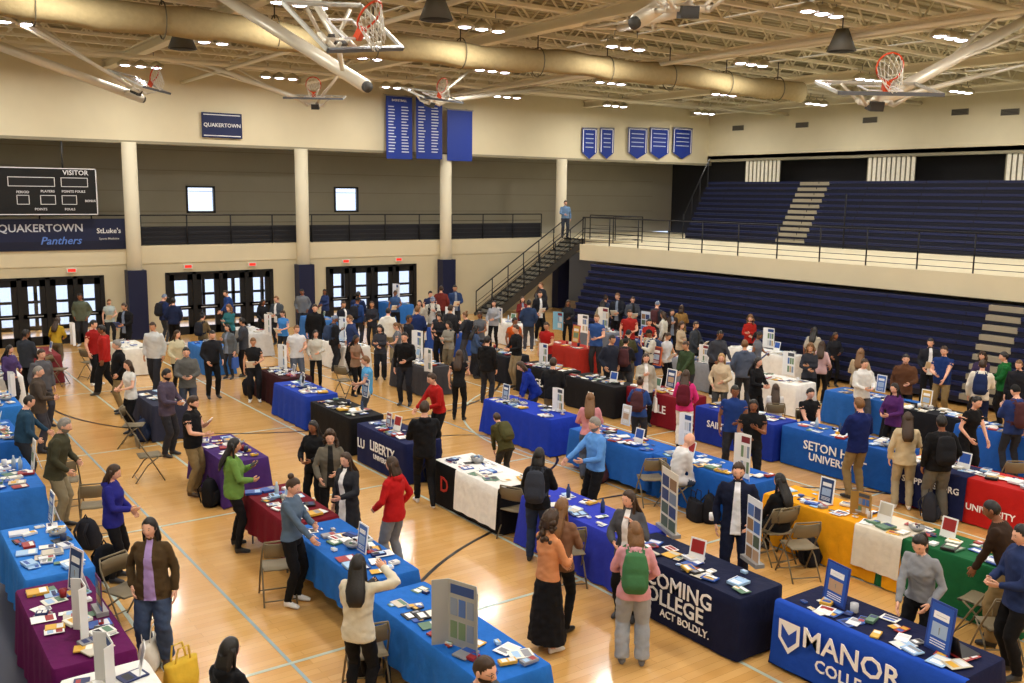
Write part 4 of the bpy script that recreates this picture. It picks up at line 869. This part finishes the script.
def hoop(c,u,tilt,anch,poles=()):
    u=V(u).normalized(); up=V((0,0,1)); n0=u.cross(up).normalized()
    v=Matrix.Rotation(math.radians(tilt),3,u)@up; n=Matrix.Rotation(math.radians(tilt),3,u)@n0
    mb=MB(); wm=mt('#e6e0cf',.4); fr=mt('#bcbcb4')
    def B(a,b_,d,w,h,t,m):
        o=c+u*a+v*b_+n*d; vs=[o+u*(w*i)+v*(h*j)+n*(t*k) for k in(-1,1) for j in(-1,1) for i in(-1,1)]
        mb.add(vs,[(0,2,3,1),(4,5,7,6),(0,1,5,4),(2,6,7,3),(0,4,6,2),(1,3,7,5)],m)
    B(0,0,0,.9,.52,.006,gm); 
    for s in(-1,1): B(0,s*.53,0,.92,.025,.025,fr); B(s*.91,0,0,.025,.53,.025,fr)
    B(0,-.55,.0,.92,.02,.03,mat('#5c6066')); 
    for s in(-1,1): B(s*.3,-.08,.01,.02,.22,.008,Wm)
    B(0,.14,.01,.3,.02,.008,Wm); B(0,-.3,.01,.3,.02,.008,Wm)
    rc=c-v*.3+n*.40; og=mat('#d2491c',.4)
    mb.tube([rc+u*(.23*math.cos(a*math.pi/12))+n*(.23*math.sin(a*math.pi/12)) for a in range(25)],.017,og,6)
    B(0,-.3,.09,.06,.05,.09,og)
    ws=mat('#e6e2d6',.7); dn=-v*.5+V((0,0,-.6))
    for k in range(12):
        for s in(-1,1):
            pts=[]
            for j in range(5):
                a=(k+s*j*.5)*math.pi/6; r=.23-.025*j; pts.append(rc+(u*math.cos(a)+n*math.sin(a))*r+dn*(j*.11))
            mb.tube(pts,.007,ws,3)
    bk=c-n*.25
    for s in(-1,1):
        for t_ in(-1,1): mb.tube([c+u*(.5*s)+v*(.4*t_),bk+u*(.25*s)+v*(.2*t_)],.03,wm,6)
    for s in(-1,1): mb.tube([bk+u*(.25*s)-v*.2,bk+u*(.25*s)+v*.2],.04,wm,6)
    mb.tube([bk-u*.3,bk+u*.3],.05,wm,6)
    for (p,r) in anch: mb.tube([bk,p],r,wm,10)
    for (p,q,r) in poles:
        mb.tube([p,q],r,wm,14); mb.tube([q,q+(q-p).normalized()*.07],r*.8,mat('#4a4a48'),12); mb.tube([q.lerp(p,.12),bk],.04,wm,8)
    p=anch[0][0]; mb.tube([p-u*.9,p+u*.9],.05,wm,8)
    for s in(-1,1): mb.tube([p+u*.8*s,bk.lerp(p,.35)],.035,wm,6)
    B(0,.0,-.3,.12,.12,.08,mat('#3a3a3a'))
    mb.build('basketball_hoop')
hoop(PZ(345,26,7.6),(.88,.45,.15),-50,[(PZ(290,-40,9.2),.06)],[(PZ(200,-18,9.2),PZ(366,86,6.9),.11)])
hoop(PZ(878,88,7.1),(.85,-.52,.0),-74,[(PZ(1035,15,9.2),.11),(PZ(1060,55,9.2),.05)])
hoop(PZ(140,82,8.3),(.6,.75,0),-65,[(PZ(20,20,9.2),.05)],[(PZ(-30,35,9.2),PZ(142,99,8.0),.13)])
hoop(PZ(315,97,8.2),(.85,-.5,0),-80,[(PZ(200,62,9.2),.08),(PZ(350,60,9.2),.05)])
hoop(PZ(432,95,8.3),(.9,.3,0),-70,[(PZ(540,88,9.2),.08),(PZ(470,70,9.2),.05)])
hoop(PZ(690,-12,7.9),(.85,-.5,0),-80,[(PZ(620,28,9.2),.09),(PZ(700,-60,9.2),.05)],[(PZ(760,-60,9.2),PZ(636,22,7.6),.11)])
w=bpy.data.worlds.new('world'); scene.world=w; w.use_nodes=True; bg=w.node_tree.nodes['Background']; bg.inputs[0].default_value=(.66,.78,1,1); bg.inputs[1].default_value=1.8
s=bpy.data.lights.new('sun','SUN'); s.energy=4; s.angle=.02; so=bpy.data.objects.new('sun',s); COL.objects.link(so); so.rotation_euler=(math.radians(-40),0,math.radians(-20))
print('people',len(PLACED),'meshes',len(HC))
